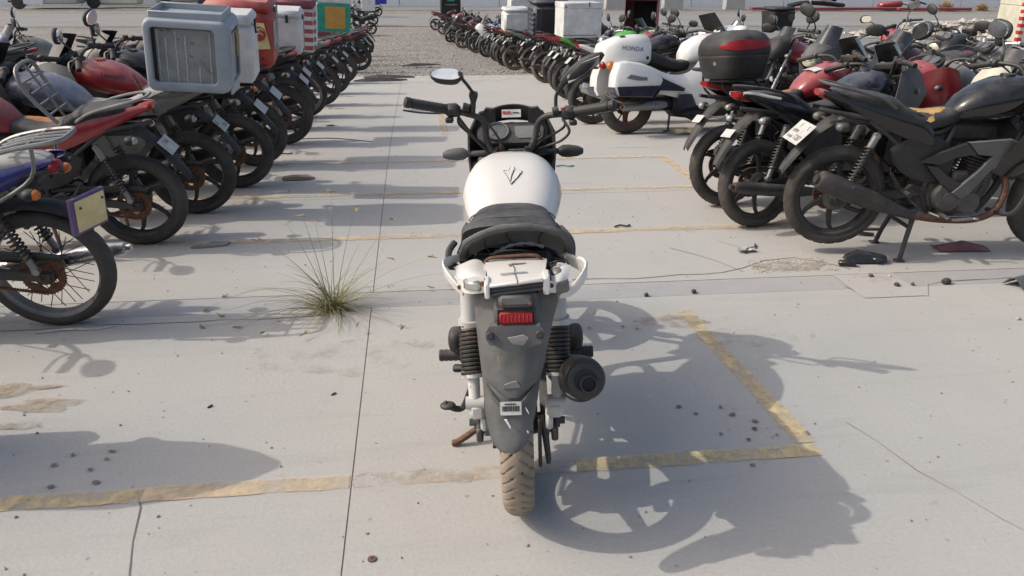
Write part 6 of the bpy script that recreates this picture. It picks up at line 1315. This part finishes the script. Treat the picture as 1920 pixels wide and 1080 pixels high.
# ------------------------------------------------------------------ weed, litter, wall and far clutter
gm(blade_green=mat('grass_blade', (.21, .24, .09), .7, dust=.1, var=.5, scale=3, bump=0), blade_dry=mat('dry_grass', (.34, .26, .12), .8, dust=.1, var=.4, scale=3, bump=0), shrub=mat('dry_shrub', (.36, .25, .12), .9, dust=.1, bump=0), netting=mat('green_sheet', (.03, .14, .06), .7, dust=.2))
def weed():
    root = thing('grass_tuft', Matrix.Translation((-.46, 3.83, 0)), 'sparse green grass tuft with long seed stalks growing from the pavement joint', 'grass tuft')
    r = random.Random(12); g, d, s, sh = M(), M(), M(), M()
    def blade(b, L_, az, el, w_, droop):
        p = []; q = Vector((r.uniform(-.035, .035), r.uniform(-.02, .02), 0)); n = 9; e = el
        dv = Vector((math.cos(az), math.sin(az), 0))
        for i in range(n+1):
            p.append(q.copy()); e -= droop/n; q = q+(dv*math.cos(e)+Vector((0, 0, math.sin(e))))*L_/n
            if q.z < .006: q.z = .006+.001*r.random()
        b.tube(p, [w_*(1-.75*i/n) for i in range(n+1)], 3, flat=.4); return p
    for k in range(190):
        az = r.gauss(math.pi if r.random() < .58 else 0, .95); blade(g if r.random() < .58 else d, r.uniform(.12, .42), az, r.uniform(.15, 1.2) if r.random() < .7 else r.uniform(.9, 1.4), .0026, r.uniform(.5, 1.5))
    for k in range(120): blade(d, r.uniform(.03, .12), r.uniform(0, 6.28), r.uniform(.3, 1.4), .0022, .6)
    stalks = [(3.05, .62, .50, 1.1), (2.75, .58, .62, 1.2), (3.2, .50, .30, .7), (2.5, .55, .95, .8), (2.2, .50, 1.1, .6), (1.9, .45, 1.2, .4), (1.2, .50, 1.2, .4), (.75, .52, 1.05, .5), (.35, .55, .75, .7), (.15, .62, .55, .6), (.1, .48, .45, .5), (2.95, .66, .75, 1.4), (3.5, .45, .5, 1.0), (3.9, .40, .7, 1.2), (4.3, .35, .8, 1.3), (5.2, .34, .8, 1.2), (5.6, .4, .5, 1.0), (3.4, .6, .35, .8), (1.55, .56, 1.35, .3), (2.0, .5, 1.15, .5), (.6, .4, .8, .6)]
    for az, L_, el, dr in stalks:
        p = blade(g, L_*1.08, az, el, .0032, dr); tip = p[-1]
        if tip.z < .03 and dr > 1.3: continue
        for k in range(r.choice((4, 5, 6))):
            a = r.uniform(0, 6.28); c = tip+Vector((math.cos(a), math.sin(a), r.uniform(-.3, .5)))*r.uniform(.018, .034); s.tube([tip, (tip+c)/2+Vector((0, 0, .003)), c], [.0022, .0032, .0014], 4)
    obj('blades', g, 'blade_green', root)['kind'] = 'stuff'; obj('dry_blades', d, 'blade_dry', root)['kind'] = 'stuff'; obj('seed_heads', s, 'blade_dry', root)['kind'] = 'stuff'
weed()
blot('weed_soil', -.46, 3.825, .11, .035, 'sand_thick', pave, .007, 20, 77)
def item(name, b, m, x, y, label, cat, hd=0, z=0., group=None, tx=0, ty=0, angle=38):
    o = link(name, b.mesh(name, angle), m); o.matrix_world = bx_mtx(x, y, gz(y)+z, hd, tx, ty); return tag(o, label, cat, group)
item('plastic_shard', M().prism([(-.12, -.035, 0), (-.06, -.045, 0), (.09, -.03, 0), (.11, .03, 0), (.10, .045, 0), (0, .05, 0), (-.02, .01, 0), (-.10, -.005, 0)], (0, 0, .012)), 'grey', -1.30, 4.92, 'flat grey broken plastic plate on the ground by the red bike wheel', 'plastic piece', 6)
item('brown_cover', M().loft([[(x, hw*c, .006+h*s_) for c, s_ in ((-1, 0), (-.6, .8), (.6, 1), (1, 0))] for x, hw, h in ((-.13, .035, .02), (-.05, .045, .03), (.06, .04, .03), (.13, .01, .008))]), 'brown_dust', -.97, 6.55, 'rust brown dusty cover piece lying in a box shadow', 'plastic piece', 3)
item('small_plate', M().prism([(-.06, -.04, 0), (.06, -.04, 0), (.065, .035, 0), (.0, .04, 0), (-.055, .03, 0)], (0, 0, .008)), 'plate', -1.07, 6.17, 'small pale number plate lying in front of the brown cover piece', 'plate piece', 4)
b = M(); b.loft([[(x, hw*c, .012+h*s_) for c, s_ in ((-1, 0), (-.7, .9), (.2, 1.1), (1, .2))] for x, hw, h in ((-.12, .03, .03), (-.05, .05, .06), (.04, .045, .045), (.12, .05, .03))]); b.box((-.13, -.07, .018), (.10, .04, .03), .008, Matrix.Rotation(R(-12), 3, 'Z')); b.box((.08, -.02, .03), (.10, .05, .03), .01, Matrix.Rotation(R(30), 3, 'Z'))
item('broken_plastic', b, 'black', 2.64, 4.24, 'glossy black broken plastic parts under the black motorcycle', 'plastic piece', -6)
item('red_panel', M().sheet([[(x, y, .01+.05*math.sin(math.pi*(y+.06)/.12)*(1-abs(x)/.2)) for y in (-.06, -.03, 0, .03, .06)] for x in (-.16, -.12, -.06, 0, .06, .12, .16)], .004), 'maroon', 3.37, 4.40, 'curved dark red panel lying under the black motorcycle', 'body panel', -4)
item('loose_lever', M().tube(catmull([(-.10, .03, .015), (-.03, .03, .03), (.02, .0, .02), (.10, -.02, .012)], 4), .012, 7), 'steel_dark', 2.86, 4.72, 'black rod fallen behind the centre stand', 'rod', 0)
item('fender_piece', M().sheet([[(x, y, .012+.05*math.sin(math.pi*(y+.06)/.12)) for y in (-.06, -.03, 0, .03, .06)] for x in (-.12, -.05, .03, .10)], .005), 'plastic_grey', 3.36, 3.80, 'dark grey broken fender piece at the right edge', 'plastic piece', 20)
g = M(); r = random.Random(5); g.sheet([[(-.06+.024*i, -.03+.015*j, .008+.018*r.random()) for j in range(5)] for i in range(6)], .001); item('crumpled_paper', g, 'plate', 2.0, 4.49, 'crumpled white paper on the concrete in front of the black bikes', 'paper', 5, angle=20)
b = M(); b.lathe([(.004, .001), (.014, .001), (.0135, .004), (.004, .004)], (0, 0, 0), (0, 0, 1), 18, True); item('washer', b, 'rusty', -.18, 1.94, 'rusty round washer near the bottom of the photo', 'washer')
for i, (x, y, lb) in enumerate(((2.55, 4.0, 'brown pebble nearest to the black broken plastic'), (2.66, 3.99, 'brown pebble next to the patch corner'), (2.62, 3.85, 'dark pebble on the square concrete patch'), (2.72, 3.86, 'brown pebble at the right side of the square patch'), (2.92, 3.86, 'black rubber lump right of the square patch'), (1.19, 3.85, 'dark nut standing on the trench joint right of the white bike'), (1.46, 3.87, 'small dark nut farther right on the trench joint'), (2.98, 3.36, 'small dark metal bit on bare concrete at the right'), (2.08, 2.0, 'dark pebble near the lower right corner'), (-.38, 2.95, 'dark twig bit left of the white bike'), (-.86, 2.9, 'short black rod lying on the bare concrete at left'))):
    r = random.Random(i); q = .024 if i == 4 else .0065 if i in (9, 10) else r.uniform(.009, .016); item('pebble', M().ell((0, 0, q*.6), (q*(2.2 if i in (9, 10) else 1.2), q*(.5 if i in (9, 10) else .9), q*.75), None, 8, 6, .8), ('rusty', 'stone_pale', 'steel_dark')[i % 3] if i not in (4, 5, 6, 10) else 'steel_dark', x, y, lb, 'pebble', r.uniform(0, 90), group='pebbles and metal bits on the concrete')
item('bent_wire', M().tube(catmull([(-.45, .03, .006), (-.2, .01, .02), (.1, -.01, .025), (.5, -.12, .006)], 5), .005, 5), 'steel_dark', -.95, 8.3, 'long dark wire lying across a shadow at left', 'wire', 0)
item('bent_wire', M().tube(catmull([(-.22, .0, .005), (-.08, .012, .008), (.04, .0, .005), (.12, .015, .005)], 5), .0045, 5), 'plate', -1.62, 3.70, 'pale strip beside the blue bike wheel', 'strip', 4)
for i, (x, y, m, lb, L_) in enumerate(((1.28, 6.8, 'teal', 'small teal plastic strip between the faded lines', .08), (1.36, 5.05, 'steel_dark', 'short dark wire on the concrete in the right aisle', .06), (-1.22, 7.55, 'plastic', 'black rubber foot lying near the left wheels', .07), (-.98, 9.4, 'steel_dark', 'dark bolt with a cord on the concrete at left', .05), (2.05, 4.52, 'steel_dark', 'thin wire beside the crumpled paper', .10))): item('scrap_strip', M().tube(catmull([(-L_, 0, .008), (-.2*L_, .015, .012), (.4*L_, -.01, .010), (L_, .012, .008)], 4), .006, 5), m, x, y, lb, 'scrap', 12*i)
g = M(); r = random.Random(8); g.sheet([[(-.12+.05*i, -.05+.025*j, .02+.05*r.random()) for j in range(5)] for i in range(6)], .002); item('yellow_wrapper', g, 'plate_cream', 2.85, 8.3, 'crumpled yellowish wrapper under the white touring motorcycle', 'wrapper', 5, angle=20)
for i, (x, y) in enumerate(((-.55, 17.2), (-.7, 16.3), (.15, 21.5))): item('rubber_scrap', M().loft([[(xx, hw*c, .01+h*s_) for c, s_ in ((-1, 0), (-.4, 1), (.5, .7), (1, 0))] for xx, hw, h in ((-.5, .05, .02), (-.2, .14, .07), (.2, .10, .05), (.55, .04, .02))]), 'plastic', x, y, ('flattened black rubber scrap at the concrete edge', 'black torn rubber nearest the left row at the concrete edge', 'dark scrap lying on the gravel')[i], 'rubber scrap', 8*i)
# ---- precast wall, panel by panel, with block footings and a cable
wall = thing('boundary_wall', Matrix.Translation((5, 68.2, gz(68)-.05)), 'long white precast panel wall closing the far side of the lot', 'wall')
pm = M().box((0, 0, 2.0), (3.96, .18, 4.0), .02).mesh('wall_panel')
for i in range(-18, 22): link('wall_panel', pm, 'wall_white', wall, Matrix.Translation((i*4.0, .012*(i % 3), 0)))
fb = M().box((0, 0, .43), (1.55, .8, .9), .05).mesh('concrete_block'); fp = M().box((0, 0, 1.6), (.24, .24, 3.2), .01).mesh('post')
for i, (x, lb) in enumerate(((15.6, 'left one of the three in the middle'), (20.2, 'middle one of the three'), (25.2, 'right one of the three, beside the black scrap'))):
    o = link('concrete_block', fb, 'block'); o.matrix_world = Matrix.Translation((x, 64.4, gz(64)-.05)); tag(o, 'square concrete footing block before the wall, ' + lb, 'concrete block', 'footing blocks along the wall'); link('post', fp, 'steel', o, Matrix.Translation((-.35, 0, .9)))
item('power_cable', M().tube(catmull([(-30, 0, 2.1), (-10, 0, 1.9), (4, 0, 1.55), (8, 0, 1.25), (12.5, 0, 1.5), (17.5, 0, 1.2), (23, 0, 1.35), (30, 0, .9), (44, 0, .75)], 8), .035, 5), 'ink', 7, 63.9, 'dark sagging cable strung along the far wall', 'cable')
# far clutter
def junk(name, parts, x, y, label, cat, hd=0):
    root = thing(name, bx_mtx(x, y, gz(y)-.03, hd), label, cat)
    for n, b, m in parts: obj(n, b, m, root)
    return root
wheel_b = lambda x, z, y, r_=.45: M().lathe([(0, -.12), (r_*.55, -.12), (r_, -.10), (r_, .10), (r_*.55, .12), (0, .12)], (x, y, z), (0, 1, 0), 20)
junk('trailer', [('body', M().box((0, 0, 1.35), (3.6, 2.0, 2.0), .08), 'block'), ('door_panel', M().box((-1.1, -1.01, 1.3), (1.3, .04, 1.9), .01), 'wall_white'), ('wheel', wheel_b(-2.1, .45, -.9), 'tyre'), ('towbar', M().box((-2.4, 0, .5), (1.4, .3, .15), .02), 'steel_dark')], -25.5, 64.5, 'white and grey box trailer with a dark wheel at the far left wall', 'trailer', 3)
junk('compressor', [('body', M().box((0, 0, .95), (3.0, 1.5, 1.4), .12), 'cream'), ('hood', M().box((.1, 0, 1.9), (2.4, 1.3, .6), .15), 'cream'), ('wheel', wheel_b(-1.6, .45, -.8), 'tyre'), ('towbar', M().box((-2.0, 0, .55), (1.4, .25, .12), .02), 'steel_dark')], -21.4, 65.6, 'rust stained beige machine on wheels by the far left wall', 'machine', 2)
junk('scrap_car', [('shell', M().loft([rx(x, z, hw, hh, 3, 20) for x, z, hw, hh in ((-2, .7, .7, .35), (-1.6, .8, .8, .5), (-.5, 1.1, .8, .75), (.7, 1.1, .8, .7), (1.5, .8, .8, .45), (2.1, .65, .7, .3))]), 'plate'), ('wheel', wheel_b(-1.3, .35, -.8, .35), 'tyre'), ('wheel', wheel_b(1.3, .35, -.8, .35), 'tyre'), ('windscreen', M().box((-.9, -.3, 1.45), (.6, 1.0, .5), .05, Matrix.Rotation(R(40), 3, 'Y')), 'glass')], -16.8, 66.0, 'wrecked white car shell beside the far wall', 'wrecked car', 4)
junk('cardboard_box', [('carton', M().box((0, 0, .9), (1.9, 1.2, 1.8), .03), 'card'), ('flap', M().box((-.7, -.65, 1.7), (.8, .1, .5), .02, Matrix.Rotation(R(20), 3, 'X')), 'card')], -13.6, 66.2, 'large brown carton standing by the far wall', 'carton', 5)
junk('covered_drum', [('drum', M().lathe([(0, 0), (.75, 0), (.8, .4), (.75, 1.2), (.5, 1.7), (0, 1.8)], (0, 0, 0), (0, 0, 1), 18), 'netting')], -11.2, 66.4, 'green covered drum right of the brown carton', 'drum')
junk('scrap_heap', [('bumper', M().tube(catmull([(-2.2, 0, .3), (-1, -.3, .55), (.6, -.2, .5), (2.4, 0, .35)], 5), .28, 8, flat=.6), 'ink'), ('bumper', M().tube(catmull([(-1.6, .3, .9), (0, .1, 1.0), (1.8, .2, .75)], 5), .22, 8, flat=.6), 'ink'), ('fender', M().box((.4, -.4, .95), (1.5, .3, .5), .12, Matrix.Rotation(R(12), 3, 'Y')), 'plate'), ('white_post', M().box((-.6, -.5, .9), (.14, .14, 1.0), .02), 'plate')], 31.5, 63.6, 'heap of black car bumpers with white pieces before the wall', 'scrap heap')
junk('bent_bodywork', [('red_bonnet', M().box((-.6, 0, .45), (1.9, .8, .45), .15, Matrix.Rotation(R(-4), 3, 'Y')), 'red'), ('white_panel', M().box((1.4, .1, .35), (2.6, .7, .12), .04, Matrix.Rotation(R(12), 3, 'Y')), 'plate'), ('black_strip', M().box((1.2, -.3, .75), (2.2, .1, .12), .02, Matrix.Rotation(R(14), 3, 'Y')), 'ink')], 38.2, 63.2, 'red and white bent body panels lying before the wall', 'scrap panels')
for i, (x, y, L_, rz, lb) in enumerate(((27.6, 62.6, 3.5, 4, 'short pinkish board at the left end of the line of boards'), (33.5, 62.4, 9.0, 1, 'long reddish board lying under the black scrap heap'), (40.6, 62.0, 6.0, -2, 'reddish board under the bent red panel'))): item('timber_board', M().box((0, 0, .14), (L_, .5, .2), .02), 'foam_orange' if i == 9 else 'red_dull', x, y, lb, 'board', rz, group='boards lying along the wall')
for i, (x, y, s) in enumerate(((42.2, 63.0, .8), (47.6, 62.2, 1.2), (45.2, 62.8, .6))):
    r = random.Random(i); b = M()
    for k in range(420):
        a, e = r.uniform(0, 6.28), r.uniform(.1, 1.5); L_ = s*r.uniform(.5, 1.1); p1 = Vector((math.cos(a)*math.cos(e), math.sin(a)*math.cos(e), math.sin(e)*.9))*L_; p0 = p1*r.uniform(.2, .6); b.tube([p0, p1+Vector((r.uniform(-.1, .1), 0, r.uniform(-.1, .1)))], [.018, .008], 3)
    item('dry_shrub', b, 'shrub', x, y, ('dry tan shrub right of the red panels', 'bushier dry tan shrub nearest the white tank', 'smallest dry shrub between two others')[i], 'shrub', group='dry shrubs by the wall')
# white round tank with ribbed base, kerb strip and rubble mound on the right
tk = junk('storage_tank', [('drum', M().lathe([(0, 1.0), (1.7, 1.0), (1.75, 1.1), (1.7, 4.5), (0, 4.6)], (0, 0, 0), (0, 0, 1), 40), 'wall_white'), ('base_ring', M().lathe([(1.55, 0), (1.6, 0), (1.6, 1.0), (1.55, 1.0)], (0, 0, 0), (0, 0, 1), 40, True), 'steel')], 39.2, 49.5, 'white cylindrical tank with a ribbed skirt at the far right', 'tank')
rb = M().box((1.78, 0, .55), (.14, .16, 1.3), .03, Matrix.Rotation(R(-12), 3, 'Y')).mesh('rib')
for k in range(26): link('rib', rb, 'steel', tk, Matrix.Rotation(2*math.pi*k/26, 4, 'Z'))
item('concrete_kerb', M().box((0, 0, .25), (9.5, .6, .5), .04), 'block', 31.0, 42.5, 'pale concrete kerb block behind the rubble mound', 'kerb', 2)
stones('rubble_mound', 900, (22.0, 36.0, 36.0, 41.0), .05, .34, 'stone_pale', 11, 'mound of pale broken stones along the asphalt at right', 'rubble', lambda x, y: max(0, .75*(1-((x-29)/7)**2)*(1-((y-38.8)/2.6)**2)), None)
